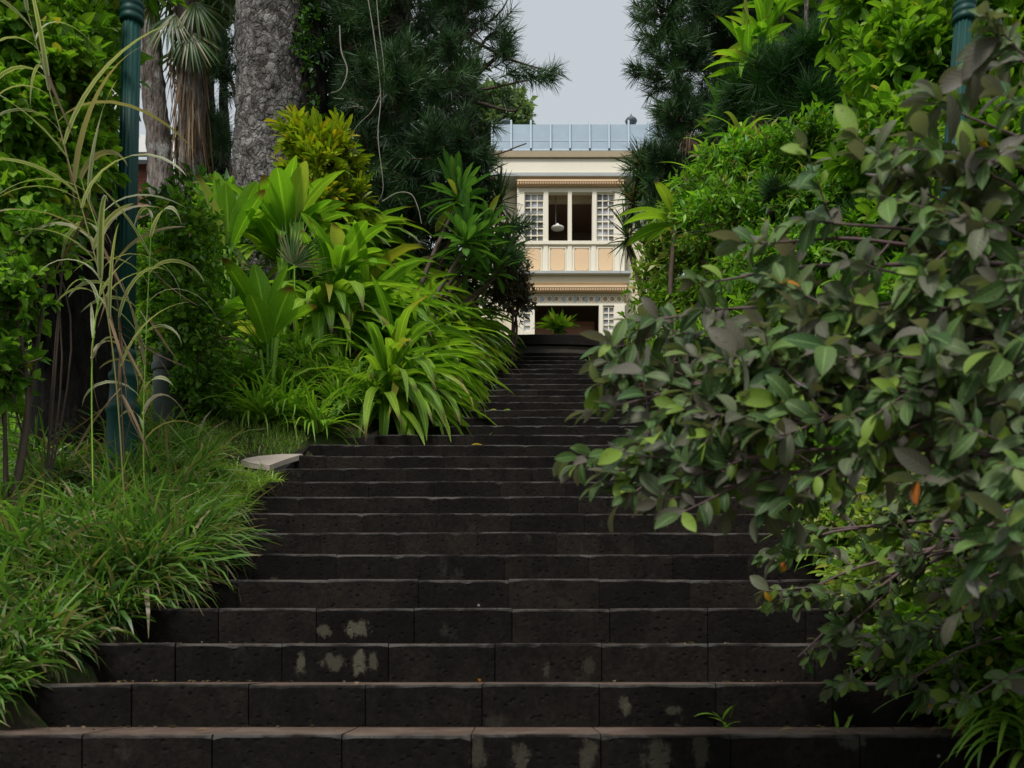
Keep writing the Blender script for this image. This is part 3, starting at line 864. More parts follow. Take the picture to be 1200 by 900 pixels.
def twig_leaves(A, B, m, L, W, shape, bend=.5, fold=.3, fwd=.5, rad=.9, up=.25, start=.2, droop=.0, pair=True, nv=3, tipn=2, upmix=1.0, face=0.):
    """leaves on straight twigs A->B"""
    n = len(A)
    ax = nrm(B - A)
    S = nrm(np.cross(ax, UP + rng.normal(0, .1, (n, 3)))); T = np.cross(S, ax)
    t = (np.arange(m) // 2 * 2 + 1 if pair else np.arange(m) + 1) / m
    t = start + (1 - start) * np.clip(t, 0, 1)
    t = np.clip(t[None] + rng.normal(0, .04, (n, m)), 0, 1)
    phi = (np.arange(m) % 2) * math.pi + (np.arange(m) // 2) * (math.pi / 2 if pair else 2.4) if pair else np.arange(m) * 2.4
    phi = phi[None] + rng.random((n, 1)) * 6.28 + rng.normal(0, .35, (n, m))
    radv = np.cos(phi)[..., None] * S[:, None] + np.sin(phi)[..., None] * T[:, None]
    P = A[:, None] + (B - A)[:, None] * t[..., None]
    D = ax[:, None] * fwd + radv * rad + UP * (up - droop) + rng.normal(0, .22, (n, m, 3))
    U = UP * upmix + ax[:, None] * .25 + rng.normal(0, .35, (n, m, 3)) - np.array([0, face, 0])
    D = D.reshape(-1, 3); P = P.reshape(-1, 3); U = U.reshape(-1, 3)
    if tipn:
        P = np.vstack([P] + [B] * tipn); D = np.vstack([D] + [ax + rng.normal(0, .35, (n, 3)) for _ in range(tipn)]); U = np.vstack([U] + [UP + rng.normal(0, .4, (n, 3)) for _ in range(tipn)])
    k = len(P)
    sc_ = np.clip(rng.lognormal(-.12, .28, k), .4, 1.5)
    return leaves(P, D, U, L * sc_, W * sc_ * rng.uniform(.85, 1.15, k), shape, bend=bend * rng.uniform(.3, 1.5, k), fold=fold, twist=rng.normal(0, .3, k), nv=nv)


def blob_twigs(blobs, n, up=.25, toward=.25, tl=.5, outer=(.85, 1.08)):
    """twigs radiating to the surface of ellipsoids; n twigs in all, by surface share"""
    ar = np.array([b[3] * b[4] for b in blobs], float); ar /= ar.sum()
    As, Bs = [], []
    for b, s in zip(blobs, ar):
        c, r = pxblob(*b); m = max(3, int(n * s))
        d = rdir(m, up, toward)
        rad = rng.uniform(*outer, m)[:, None]
        rad = np.where(rng.random((m, 1)) < .3, rad * rng.uniform(.45, .9, (m, 1)), rad)
        B = c + d * r * rad
        d2 = nrm(d + rng.normal(0, .45, (m, 3)) - UP * .25)
        A = B - nrm(d * r) * tl * rng.uniform(.6, 1.2, (m, 1)) + (d2 - d) * tl * .4
        As.append(A); Bs.append(B)
    return np.vstack(As), np.vstack(Bs)


def shrub(name, label, cat, blobs, n, m, L, W, mat, shape='small', tl=.35, group=None, root=None, stems=True, fol='foliage', stem='stem', stemr=.02, stemmat=None, toward=.25, up=.25, **kw):
    c0 = np.mean([pxblob(*b)[0] for b in blobs], 0) if root is None else np.asarray(root, float)
    base = np.array([c0[0], c0[1], float(gz(c0[0], c0[1]))])
    t = thing(name, label, cat, base, group)
    A, B = blob_twigs(blobs, n, up, toward, tl)
    foliage(fol, [twig_leaves(A, B, m, L, W, shape, **kw)], M[mat], t)
    if stems:
        parts = [sticks(A, B, .0035 * (1 + stemr * 20), .0015)]
        for b in blobs:
            c, r = pxblob(*b)
            mid = base * .5 + c * .5 + rng.normal(0, .12, 3) * np.linalg.norm(c - base) * .5
            parts.append(tube([base - UP * .05, mid, c], [stemr, stemr * .7, stemr * .35], 5, 10))
            k = min(10, max(3, int(n * .02)))
            idx = rng.choice(len(A), k)
            near = np.linalg.norm((A[idx] - c) / r, axis=1) < 1.3
            if near.any():
                parts.append(sticks(np.repeat(c[None], near.sum(), 0), A[idx][near], stemr * .35, .003, 4))
        foliage(stem, parts, stemmat or M['twig'], t)
    return t


def rosette(c, n, L, W, shape, elev=(0.1, 1.3), bend=(.5, 1.3), fold=.3, lean=(0, 0, 0), h=0., nv=3):
    """spiral of leaves round a centre; elev: start angle above the horizontal, low at the outside"""
    i = np.arange(n); ph = i * 2.39996 + rng.normal(0, .25, n) + rng.random() * 6
    f = i / max(1, n - 1)
    e = elev[0] + (elev[1] - elev[0]) * f + rng.normal(0, .12, n)
    D = np.stack([np.cos(ph) * np.cos(e), np.sin(ph) * np.cos(e), np.sin(e)], -1) + np.asarray(lean)
    P = np.asarray(c)[None] + UP * (h * f[:, None]) + rng.normal(0, .015, (n, 3))
    Lk = L * rng.uniform(.7, 1.1, n)
    return leaves(P, D, np.repeat(UP[None], n, 0) + rng.normal(0, .1, (n, 3)), Lk, W * rng.uniform(.8, 1.15, n), shape,
                  bend=rng.uniform(*bend, n), fold=fold, twist=rng.normal(0, .35, n), nv=nv)


def shoots(A, B, k, ln, w, fwd=.75, curve=-.15, start=.1):
    """pine shoots: k needles each"""
    n = len(A); ax = nrm(B - A)
    S = nrm(np.cross(ax, rng.normal(size=(n, 3)))); T = np.cross(S, ax)
    t = start + (1 - start) * rng.random((n, k)) ** .8
    phi = rng.random((n, k)) * 6.28
    P = A[:, None] + (B - A)[:, None] * t[..., None]
    D = ax[:, None] * (fwd + .4 * (t[..., None] > .85)) + np.cos(phi)[..., None] * S[:, None] + np.sin(phi)[..., None] * T[:, None] + rng.normal(0, .15, (n, k, 3))
    P = P.reshape(-1, 3); D = D.reshape(-1, 3)
    q = len(P); rn = np.repeat(rng.random(n), k) * .7 + .3 * rng.random(q)
    V, f, lc = leaves(P, D, rng.normal(size=(q, 3)), ln * rng.uniform(.7, 1.1, q), w, 'needle', bend=curve, fold=0., rnd=rn, nv=2)
    return V, f, lc


def pine(name, label, cat, blobs, n, k, ln, w, mat, trunk, tr, barkm, tl=.3, branches=(), group=None, up=.5, toward=.3, extra=()):
    trunk = np.asarray(trunk, float)
    t = thing(name, label, cat, trunk[0], group)
    A, B = blob_twigs(blobs, n, up, toward, tl)
    if len(extra):
        B2 = np.array([at(*e[:3]) for e in extra]); d = np.array([[e[3], e[5], e[4]] for e in extra], float)
        A = np.vstack([A, B2 - nrm(d) * tl]); B = np.vstack([B, B2])
    foliage('crown', [shoots(A, B, k, ln, w)], M[mat], t)
    foliage('trunk', [tube(trunk, tr, 14, 40, .02, 4)], barkm, t)
    parts = [sticks(A, B, .007, .004)]
    # limbs from the trunk to the blobs
    for b in blobs:
        c, r = pxblob(*b)
        zt = np.clip(c[2] - .3 * abs(c[0] - trunk[0][0]), trunk[:, 2].min(), trunk[:, 2].max())
        tx = np.array([np.interp(zt, trunk[:, 2], trunk[:, 0]), np.interp(zt, trunk[:, 2], trunk[:, 1]), zt])
        parts.append(tube([tx, tx * .5 + c * .5 - UP * .1, c], [.05, .035, .015], 5, 8))
        idx = [i for i in rng.choice(len(A), min(len(A), 160)) if np.linalg.norm((A[i] - c) / r) < 1.15][:14]
        if idx: parts.append(sticks(np.repeat(c[None], len(idx), 0), A[idx], .012, .006, 4))
    for br_ in branches:
        parts.append(tube([at(*p) for p in br_], [.022, .012, .006], 5, 14))
    foliage('branches', parts, M['twig'], t)
    return t


# ------------------------------------------------------------------ planting on the left bank
# grass edging the lower steps
def grass_patch():
    P = []
    while len(P) < 400:
        y = 3.35 + 3.2 * rng.random(); e = float(xc(y)) - HW
        x = e + .08 - abs(rng.normal(0, 1.)) * .95
        if rng.random() < .30: x = e - rng.uniform(-.12, .12)
        x -= .13 * float(1 - sstep(3.6, 4.9, y))
        if x < -4.3: continue
        p = np.array([x, y, float(gz(min(x, e - .05), y))])
        px = 600 + x / y * F
        if y > 4.95 and 236 < px < 400: continue
        P.append(p)
    for q in range(150):
        y = rng.uniform(2.75, 3.75); x = float(xc(y)) - HW - .10 - rng.random() ** 1.8 * 1.2
        P.append(np.array([x, y, float(gz(x, y))]))
    parts = []
    for p in P:
        k = rng.integers(22, 44); ph = rng.random(k) * 6.283; e = rng.uniform(.4, 1.45, k); big = rng.uniform(.7, 1.25); rb = rng.random()
        D = np.stack([np.cos(ph) * np.cos(e) + .22, np.sin(ph) * np.cos(e) - .14, np.sin(e)], -1)
        L = rng.uniform(.16, .44, k) * big * (.5 + .5 * float(sstep(3.2, 4.6, p[1])))
        parts.append(leaves(p + rng.normal(0, .035, (k, 3)) * [1, 1, .2], D, np.repeat(UP[None], k, 0), L, rng.uniform(.007, .0165, k) * big * (1.5 if p[1] < 4.6 else 1.15), 'grass', bend=rng.uniform(.4, 2.3, k), fold=.0, twist=rng.normal(0, .9, k), nv=2, rnd=np.where(rng.random(k) < .12, .99, rb * .45 + .5 * rng.random(k))))
    v, f, a = merge(parts)
    o = link('grass', v, f, M['grass'], lc=a, smooth=True)
    tag(o, 'long tufted grass spilling over the edge of the lower steps', 'grass', kind='stuff')


grass_patch()


def lawn_patch():
    n = 9000
    y = rng.uniform(6.75, 7.95, n); x = xc(y) - HW - .04 - rng.random(n) * 1.6
    P = np.stack([x, y, gz(x, y)], -1)
    ph = rng.random(n) * 6.283; e = rng.uniform(.5, 1.4, n)
    D = np.stack([np.cos(ph) * np.cos(e), np.sin(ph) * np.cos(e), np.sin(e)], -1)
    lw = leaves(P, D, np.repeat(UP[None], n, 0), rng.uniform(.03, .08, n), .006, 'needle', bend=.3, fold=0, nv=2)
    n = 2600
    y = rng.uniform(4.9, 6.25, n); x = xc(y) - HW + .02 - rng.random(n) * .5
    P = np.stack([x, y, gz(np.minimum(x, xc(y) - HW - .05), y) + .0], -1)
    ph = rng.random(n) * 6.283; e = rng.uniform(.2, 1.3, n)
    D = np.stack([np.cos(ph) * np.cos(e) + .2, np.sin(ph) * np.cos(e) - .2, np.sin(e)], -1)
    v, f, a = merge([lw, leaves(P, D, np.repeat(UP[None], n, 0), rng.uniform(.06, .17, n), rng.uniform(.005, .009, n), 'grass', bend=rng.uniform(.3, 1.8, n), fold=0, nv=2)])
    tag(link('lawn_grass', v, f, M['lawn'], lc=a), 'short grass patch round the pale slab', 'grass', kind='stuff')
    n = 420
    y = rng.uniform(6.2, 8.2, n); x = xc(y) - HW - .3 - rng.random(n) * 1.9
    P = np.stack([x, y, gz(x, y) + .03], -1)
    ph = rng.random(n) * 6.283
    D = np.stack([np.cos(ph), np.sin(ph), rng.uniform(-.1, .4, n)], -1)
    v, f, a = leaves(P, D, np.repeat(UP[None], n, 0) + rng.normal(0, .4, (n, 3)), rng.uniform(.05, .1, n), rng.uniform(.02, .045, n), 'small', bend=.6, fold=.3)
    n = 500
    y = rng.uniform(2.7, 5.6, n); x = xc(y) - HW - .10 - rng.random(n) ** 2 * .5
    P = np.stack([x, y, gz(x, y) + .02 + .05 * rng.random(n)], -1); ph = rng.random(n) * 6.283
    D = np.stack([np.cos(ph), np.sin(ph), rng.uniform(-.1, .5, n)], -1)
    v2 = leaves(P, D, np.repeat(UP[None], n, 0) + rng.normal(0, .5, (n, 3)), rng.uniform(.03, .09, n), rng.uniform(.012, .035, n), 'small', bend=.9, fold=.35)
    n = 150                                                             # bits caught at the back of the lowest treads
    k = rng.integers(0, 3, n); y = Y0 + RUN * (k + 1) - .02 - .28 * rng.random(n) ** 3; x = xc(y) + rng.choice([-1, 1], n) * HW * rng.random(n) ** .35
    P = np.stack([x, y, Z0 + RISE * k + .006], -1); ph = rng.random(n) * 6.283
    D = np.stack([np.cos(ph), np.sin(ph), rng.uniform(.0, .25, n)], -1)
    v3 = leaves(P, D, np.repeat(UP[None], n, 0), rng.uniform(.015, .05, n), rng.uniform(.006, .02, n), 'small', bend=.7, fold=.3)
    v, f, a = merge([(v, f, a), v2, v3])
    tag(link('leaf_litter', v, f, M['dead'], lc=a, smooth=True), 'dry brown leaf litter on the lawn edge and along the lower steps', 'leaf litter', kind='stuff')


lawn_patch()

# arching broad strap-leaved plants
LILY_N = 0
def lily(x, y, label, n=30, L=.95, W=.12, lean=(.35, -.3, 0), mat='lily', elev=(.25, 1.35), bend=(.9, 1.9), shape='broad', dz=0.):
    z = float(gz(x, y)) + dz
    t = thing('broadleaf_lily', label, 'plant', (x, y, z), 'arching broad-leaved lilies on the left bank')
    parts = [rosette((x, y, z + .05), n, L, W, shape, elev, bend, .22, lean, h=.15, nv=5)]
    foliage('leaves', parts, M[mat], t)
    i = np.arange(6); a = i * 1.05
    foliage('stalks', [sticks(np.repeat([[x, y, z - .05]], 6, 0), np.array([x, y, z]) + np.stack([np.cos(a) * .06 + .04, np.sin(a) * .06, .22 + 0 * a], -1), .02, .012, 5)], M['spider'], t)


edge = lambda y: float(xc(y)) - float(hw(y))
k = 0
where = ['overhanging the upper steps beside the curved wall', 'hanging over the steps below the dracaena', 'in the middle of the bank over the steps', 'beside the steps, low on the bank']
spots = []
for i, y in enumerate(np.arange(7.8, 12.3, .31)):
    spots.append((edge(y) - .05 + .2 * sstep(9.5, 12, y) + rng.uniform(-.08, .08), y, 0))
for i, y in enumerate(np.arange(8.7, 12.1, .5)):
    spots.append((edge(y) - .55 + rng.uniform(-.15, .15) + .1 * sstep(9.5, 12, y), y, 1))
for i, y in enumerate(np.arange(9.4, 12.2, .55)):
    spots.append((edge(y) - 1.15 + rng.uniform(-.15, .15), y, 2))
for (x, y, row) in spots:
    w = where[0] if y > 11.2 else where[1] if y > 10.1 else where[2] if y > 9 else where[3]
    lab = ['arching strap-leaved lily %s' % w, 'broad-leaved lily in the second rank, %s' % w.replace('overhanging', 'behind').replace('hanging over the steps', 'set back'),
           'tall lily at the back of the bank %s' % ('near the croton' if y < 9.6 else 'below the dark pine')][row]
    lily(x, y, lab, elev=[(-.1, 1.0), (.0, 1.1), (.15, 1.3)][row], n=[54, 56, 50][row], L=[1.0, 1.15, 1.2][row], W=[.08, .105, .135][row], lean=[(.6, -.4, .1), (.5, -.4, .2), (.4, -.35, .3)][row], dz=[.05, .25, .45][row], bend=[(1.1, 2.3), (1.2, 2.3), (1.2, 2.3)][row])

# lime green big-leaf plants with upright blades
def lime(px, py, Y, label, n, L, W, lean=(0, -.1, 0), elev=(.5, 1.5), bend=(.2, 1.0)):
    p = at(px, py, Y); z = float(gz(p[0], p[1]))
    t = thing('lime_leaf_plant', label, 'plant', (p[0], p[1], z), 'lime-green plants with large upright leaves')
    foliage('leaves', [rosette(p, n, L, W, 'paddle', elev, bend, .25, lean, h=.1, nv=5)], M['lime'], t)
    foliage('stalks', [sticks(np.repeat([[p[0], p[1], z - .05]], 5, 0), p + rng.normal(0, .05, (5, 3)), .022, .014, 5)], M['spider'], t)


lime(316, 408, 7.5, 'lime plant with one broad upright leaf, lowest of the big-leaf plants', 9, .62, .2, (-.02, -.12, .1), (.7, 1.5), (.1, .7))
lime(268, 300, 8.7, 'lime plant with tall yellowing leaf blades at the top of the bank', 8, .68, .19, (0, -.12, .3), (.9, 1.5), (.05, .5))
lime(335, 285, 8.9, 'fresh green plant with wide paddle leaves below the croton', 12, .7, .2, (.05, -.2, .2), (.6, 1.45), (.2, .9))
lime(250, 390, 7.9, 'lime plant with drooping pale leaves beside the small-leaved shrub', 12, .5, .13, (.05, -.2, .05), (.2, 1.2), (.6, 1.6))
lime(400, 330, 8.6, 'green plant with broad leaves among the arching lilies', 14, .62, .15, (.2, -.3, .1), (.3, 1.3), (.5, 1.3))

# ribbon-leaved spider plants
sp = [(300, 7.25, .15), (335, 7.35, .1), (368, 7.3, .05), (395, 7.6, .1), (425, 7.9, .1), (330, 7.7, .2), (372, 7.85, .2), (408, 8.15, .2), (452, 8.35, .05), (290, 7.7, .25), (350, 8.1, .4), (310, 8.0, .45), (478, 8.9, .05)]
for i, (px, Y, up) in enumerate(sp):
    x = (px - 600) / F * Y; x = min(x, edge(Y) + .08); z = float(gz(x, Y)) + up * .4
    lab = ['ribbon-leaved clump at the lawn edge behind the pale slab', 'ribbon-leaved clump spilling onto the steps', 'ribbon-leaved clump under the lime leaves'][0 if px < 375 and Y < 7.5 else 1 if px > 385 else 2]
    t = thing('ribbon_plant', lab, 'plant', (x, Y, z), 'ribbon-leaved plants at the foot of the bank')
    foliage('leaves', [rosette((x, Y, z), 60, .5, .022, 'reed', (.35, 1.45), (.9, 2.3), .2, (.12, -.18, .15)), rosette((x + .06, Y - .1, z), 26, .34, .03, 'strap', (.3, 1.3), (.5, 1.6), .2, (.1, -.2, .1))], M['spider'], t)

# small fan palm among the lilies
def fan(P, D, N, R, n, spread=1.9, w=.022, mat=None, bend=.35):
    D = nrm(np.asarray(D, float)); N = np.asarray(N, float); S = nrm(np.cross(D, N)); N = np.cross(S, D)
    a = np.linspace(-spread, spread, n) + rng.normal(0, .03, n)
    dd = np.cos(a)[:, None] * D + np.sin(a)[:, None] * S
    return leaves(np.repeat(np.asarray(P, float)[None], n, 0), dd, np.repeat(N[None], n, 0), R * (1 - .25 * np.abs(a) / spread) * rng.uniform(.9, 1.05, n), w, 'reed', bend=bend * rng.uniform(.6, 1.6, n), fold=.3)


p = at(345, 310, 8.2)
t = thing('fan_palm', 'small fan palm with finely split leaves among the broad leaves', 'palm', (p[0], p[1], float(gz(p[0], p[1]))))
foliage('fronds', [fan(p, (.2, -.5, .8), (-.2, -.8, .4), .42, 26, 1.5), fan(p - [.35, 0, .05], (-.3, -.4, .5), (0, -.5, .8), .36, 22, 1.4), fan(p + [.12, .1, -.1], (.6, -.3, .3), (0, -.4, .9), .36, 22, 1.5)], M['palm'], t)
foliage('stalks', [sticks(np.repeat([[p[0], p[1] + .05, float(gz(p[0], p[1]))]], 3, 0), [p, p - [.35, 0, .05], p + [.12, .1, -.1]], .012, .007)], M['spider'], t)

# croton
shrub('croton_bush', 'yellow-green croton bush against the big grey trunk', 'shrub',
      [(375, 195, 9.9, 44, 46, .4), (350, 165, 9.9, 22, 24, .25), (400, 175, 9.9, 24, 30, .25), (372, 250, 9.8, 45, 30, .35)], 240, 12, .15, .038, 'croton', 'obov', .3, up=.9, toward=.35, fwd=.9, rad=.5, up_=None) if False else None
def upright(name, label, cat, blobs, n, m, L, W, mat, shape, tl, **kw):
    return shrub(name, label, cat, blobs, n, m, L, W, mat, shape, tl, fwd=1.0, rad=.55, pair=False, **kw)


upright('croton_bush', 'yellow-green croton bush against the big grey trunk', 'shrub',
        [(376, 200, 9.9, 40, 42, .4), (348, 165, 9.9, 20, 24, .25), (398, 180, 9.9, 22, 32, .25), (372, 252, 9.8, 45, 32, .35), (412, 235, 9.9, 18, 30, .25)], 300, 13, .15, .036, 'croton', 'obov', .3)

# small-leaved shrubs round the lamp post
shrub('leafy_shrub', 'mid-green shrub hiding the foot of the massive grey trunk', 'shrub', [(262, 262, 10.0, 34, 40, .35), (305, 262, 9.9, 34, 36, .35), (250, 320, 9.6, 40, 40, .35)], 420, 9, .09, .042, 'mid', 'ellip', .26, toward=.5)
shrub('leafy_shrub', 'small-leaved green shrub behind the grey post', 'shrub',
      [(222, 300, 7.2, 42, 70, .4), (232, 400, 7.2, 42, 70, .4), (190, 330, 7.6, 40, 60, .35), (190, 400, 7.8, 35, 45, .3), (245, 465, 7.3, 35, 35, .3)], 760, 9, .06, .036, 'mid', 'ovate', .22)
shrub('leafy_shrub', 'loose shrub with round three-part leaves at the picture edge above the grass', 'shrub',
      [(15, 340, 4.9, 45, 50, .3), (5, 440, 4.9, 40, 55, .3), (60, 285, 5.0, 40, 35, .25), (-50, 400, 4.8, 60, 120, .5)], 300, 9, .065, .042, 'mid', 'ovate', .26)

# tree with black trunk and bright small leaves
shrub('leafy_climber', 'light green leafy climber filling the top corner behind the tall reed', 'climber',
      [(20, 40, 5.2, 55, 60, .35), (85, 95, 5.3, 40, 45, .3), (25, 150, 5.2, 50, 50, .35), (85, 190, 5.4, 45, 50, .3), (40, 245, 5.2, 45, 40, .3)], 620, 9, .075, .046, 'bright', 'ellip', .28, toward=.5, stemr=.007)
t = shrub('leafy_tree', 'leafy tree with a black trunk and bright small leaves by the reeds', 'tree',
          [(60, 60, 5.7, 85, 85, .6), (30, 190, 5.6, 75, 90, .6), (85, 150, 6.1, 55, 80, .5), (105, 30, 6.1, 30, 60, .4), (-40, 100, 5.6, 80, 140, .7), (30, 270, 5.9, 50, 40, .4), (80, -60, 6.0, 120, 60, .8)],
          1250, 9, .085, .05, 'bright', 'ovate', .3, root=at(90, 520, 6.4), fol='crown', stem='branches', stemr=.035, stemmat=M['barkblack'])
pts = [at(88, 545, 6.4), at(86, 420, 6.4), at(92, 300, 6.4), at(105, 120, 6.4), at(112, -80, 6.4)]
pts[0][2] = float(gz(pts[0][0], pts[0][1])) - .05
foliage('trunk', [tube(pts, [.29, .27, .24, .13, .09], 20, 46, .05, 3.2)], M['barkblack'], t)

# variegated reeds
def reed(label, stem_pts, nl, L, W, side=0., bend=(.6, 2.9), start=.2, dead=0):
    dead = dead * 6 // 10
    nl = int(nl * 1.25); L *= 1.05; W *= .85
    P = np.array([at(*p) for p in stem_pts])
    b = P[0].copy(); b[2] = float(gz(b[0], b[1])); P[0] = b
    t = thing('variegated_reed', label, 'reed', b, 'variegated reeds in front of the lamp post')
    path = smooth_path(P, 40)
    foliage('stem', [tube(P, [.0042, .0036, .0022], 6, 30)], M['spider'] if dead < 8 else M['dead'], t)
    ix = (np.linspace(start, 1, nl) * 39).astype(int)
    q = path[ix]; tg = nrm(np.gradient(path, axis=0))[ix]
    ph = np.arange(nl) * math.pi + rng.normal(0, .7, nl) + side
    D = tg * rng.uniform(.9, 2.2, (nl, 1)) + np.stack([np.cos(ph) * .75, np.sin(ph) * .6 - .1, 0 * ph], -1) + rng.normal(0, .15, (nl, 3))
    v = leaves(q, D, np.repeat(UP[None], nl, 0) + np.stack([np.cos(ph), np.sin(ph), 0 * ph], -1) * -.2, L * rng.uniform(.5, 1.3, nl), W * rng.uniform(.5, 1.3, nl), 'reed', bend=rng.uniform(*bend, nl), fold=.25, twist=rng.normal(0, 1.3, nl))
    foliage('leaves', [v], M['reed'], t)
    if dead:
        k = dead
        q = path[rng.integers(12, 39, k)]
        D = np.stack([rng.normal(0, .5, k), rng.normal(-.1, .3, k), -rng.uniform(.3, 1., k)], -1)
        foliage('dead_leaves', [leaves(q, D, rng.normal(size=(k, 3)), rng.uniform(.25, .5, k), .016, 'reed', bend=rng.uniform(-.5, .6, k), fold=.4, twist=rng.normal(0, 1.5, k))], M['dead'], t)


reed('variegated reed standing closest in front of the lamp post', [(172, 640, 4.9), (168, 520, 4.9), (171, 400, 4.9), (178, 255, 4.9)], 13, .42, .026, start=.35, dead=5)
reed('dead brown reed hanging against the lamp post', [(150, 650, 4.8), (143, 480, 4.8), (140, 380, 4.8), (130, 285, 4.85)], 5, .4, .022, start=.5, dead=16)
reed('tall pale reed leaning out of the picture corner', [(150, 620, 4.6), (128, 380, 4.6), (75, 170, 4.6), (32, 12, 4.6)], 17, .62, .03, start=.35, bend=(1.0, 2.8), dead=9)
reed('pale reed arching low over the leafy shrub', [(110, 640, 4.7), (108, 420, 4.7), (120, 300, 4.7), (95, 210, 4.7)], 12, .5, .026, start=.35, dead=8)


# ------------------------------------------------------------------ big trunks and palms behind
def bare_trunk(name, label, pts, radii, mat, sides, rows, amp, freq, crown=None):
    P = [at(*p) for p in pts]
    b = P[0].copy(); b[2] = float(gz(b[0], b[1])) - .1
    t = thing(name, label, 'tree', b)
    foliage('trunk', [tube([b] + P, [radii[0] * 1.15] + list(radii), sides, rows, amp, freq)], M[mat], t)
    return t


t = bare_trunk('pine_tree', 'massive tree with rough grey bark rising behind the croton', [(318, 230, 11), (322, 100, 11), (322, 0, 11), (322, -260, 11)], [.43, .43, .43, .38], 'bark', 80, 280, .034, 7.)
A, B = blob_twigs([(330, -280, 11, 160, 90, 1.2), (220, -240, 11, 110, 70, 1.)], 260, .4, .1, .35)
foliage('crown', [shoots(A, B, 70, .16, .007)], M['pine'], t)
foliage('branches', [tube([at(322, -200, 11), at(260, -230, 11), at(200, -250, 11)], [.12, .08, .03], 6), tube([at(322, -200, 11), at(370, -260, 11), at(440, -290, 11)], [.12, .08, .03], 6)], M['bark'], t)
t = bare_trunk('dark_trunk_tree', 'dark mossy trunk pressed close beside the massive grey one', [(366, 200, 10.9), (364, 80, 10.9), (358, 0, 10.9), (350, -240, 10.9)], [.16, .17, .17, .14], 'barkblack', 24, 90, .05, 5.)
A, B = blob_twigs([(362, 60, 10.7, 16, 70, .1), (358, -60, 10.7, 16, 80, .1), (368, 150, 10.7, 14, 40, .1)], 120, .1, .5, .12)
foliage('ivy_leaves', [twig_leaves(A, B, 5, .07, .05, 'small')], M['dark'], t)
t = bare_trunk('slim_trunk_tree', 'slim brown-grey trunk between the lamp post and the palm', [(188, 200, 13), (180, 110, 13), (175, 50, 13), (172, 0, 13), (168, -220, 13)], [.17, .16, .155, .15, .13], 'barkbrown', 32, 130, .03, 5.)
A, B = blob_twigs([(165, -260, 13, 150, 70, 1.2), (80, -220, 13, 90, 60, 1.)], 260, .4, .1, .4)
foliage('crown', [twig_leaves(A, B, 9, .11, .055, 'small')], M['dark'], t)
foliage('branches', [tube([at(168, -190, 13), at(100, -220, 13)], [.08, .03], 6), tube([at(168, -190, 13), at(220, -260, 13)], [.08, .03], 6)], M['barkbrown'], t)
bare = bare_trunk('grey_trunk_tree', 'narrow pale trunk showing through the dark pine branches', [(392, 230, 12.2), (398, 120, 12.2), (403, 30, 12.2), (405, -240, 12.2)], [.15, .14, .13, .11], 'barkbrown', 24, 90, .03, 5.)
A, B = blob_twigs([(410, -290, 12.2, 130, 60, 1.1)], 160, .4, .1, .4)
foliage('crown', [twig_leaves(A, B, 9, .11, .055, 'small')], M['dark'], bare)

# shaggy palm
b = at(224, 240, 12.4); b[2] = float(gz(b[0], b[1])) - .1
t = thing('shaggy_palm', 'palm wrapped in hanging dead brown fronds beside the grey trunk', 'palm', b)
top = at(219, -30, 12.4)
foliage('trunk', [tube([b, at(226, 180, 12.4), at(222, 90, 12.4), top], [.2, .17, .16, .14], 16, 40, .03, 5)], M['barkbrown'], t)
parts = []
for i in range(34):
    a = i * 2.4; e = rng.uniform(-.5, 1.2)
    d = np.array([math.cos(a) * math.cos(e), math.sin(a) * math.cos(e), math.sin(e)])
    q = top + d * rng.uniform(.35, .8) + UP * rng.uniform(-.35, .25)
    parts.append(fan(q, d - UP * .35, UP + d * .4, rng.uniform(.5, .8), 20, 1.25, .03, bend=.7))
for px, py, dx in ((205, 30, -.4), (222, 50, .3), (228, 15, .5)):
    parts.append(fan(at(px, py - 12, 12.1), (dx, -.3, -.8), (dx * .5, -.9, .3), .62, 20, 1.0, .035, bend=.5))
foliage('fronds', parts, M['palm'], t)
n = 170
z = rng.random(n); q = np.stack([np.interp(z, [0, 1], [at(226, 200, 12.4)[0], top[0]]), np.full(n, 12.4), np.interp(z, [0, 1], [at(226, 200, 12.4)[2], top[2] - .1])], -1)
a = rng.random(n) * 6.283; rr = np.stack([np.cos(a), np.sin(a), 0 * a], -1)
D = rr * rng.uniform(.02, .3, (n, 1)) - UP
foliage('dead_fronds', [leaves(q + rr * .17, D, rr, rng.uniform(.4, 1.1, n), rng.uniform(.015, .04, n), 'reed', bend=rng.uniform(-.2, .5, n), fold=.5, twist=rng.normal(0, 1, n))], M['dead'], t)

# the dark pine standing left of the gap
PL = [(410, 60, 11.2, 60, 80, .6), (470, 30, 10.9, 75, 60, .7), (540, 20, 10.7, 45, 45, .6), (470, 130, 10.8, 75, 70, .7), (532, 110, 10.7, 46, 55, .6), (440, 210, 10.9, 70, 60, .6), (520, 200, 10.7, 65, 60, .6), (548, 190, 10.6, 30, 55, .5), (480, 270, 11.0, 80, 50, .6),
      (552, 260, 10.9, 32, 40, .4), (500, -60, 10.9, 110, 60, .9), (400, -50, 11.2, 80, 60, .7), (420, 150, 11.3, 50, 60, .4), (590, 60, 10.6, 22, 24, .3)]
BR = [[(540, 40, 10.7), (600, 70, 10.55), (655, 86, 10.5)], [(545, 110, 10.7), (590, 100, 10.6), (628, 92, 10.55)], [(520, 60, 10.7), (580, 20, 10.6), (600, -10, 10.6)], [(500, 110, 10.6), (545, 140, 10.5), (572, 180, 10.4), (617, 168, 10.3)],
      [(560, 250, 10.8), (590, 262, 10.7), (618, 266, 10.6)], [(560, 270, 10.8), (590, 292, 10.7), (606, 300, 10.6)], [(560, 120, 10.7), (600, 130, 10.6), (612, 120, 10.5)], [(560, 60, 10.7), (575, 40, 10.6), (596, 38, 10.6)]]
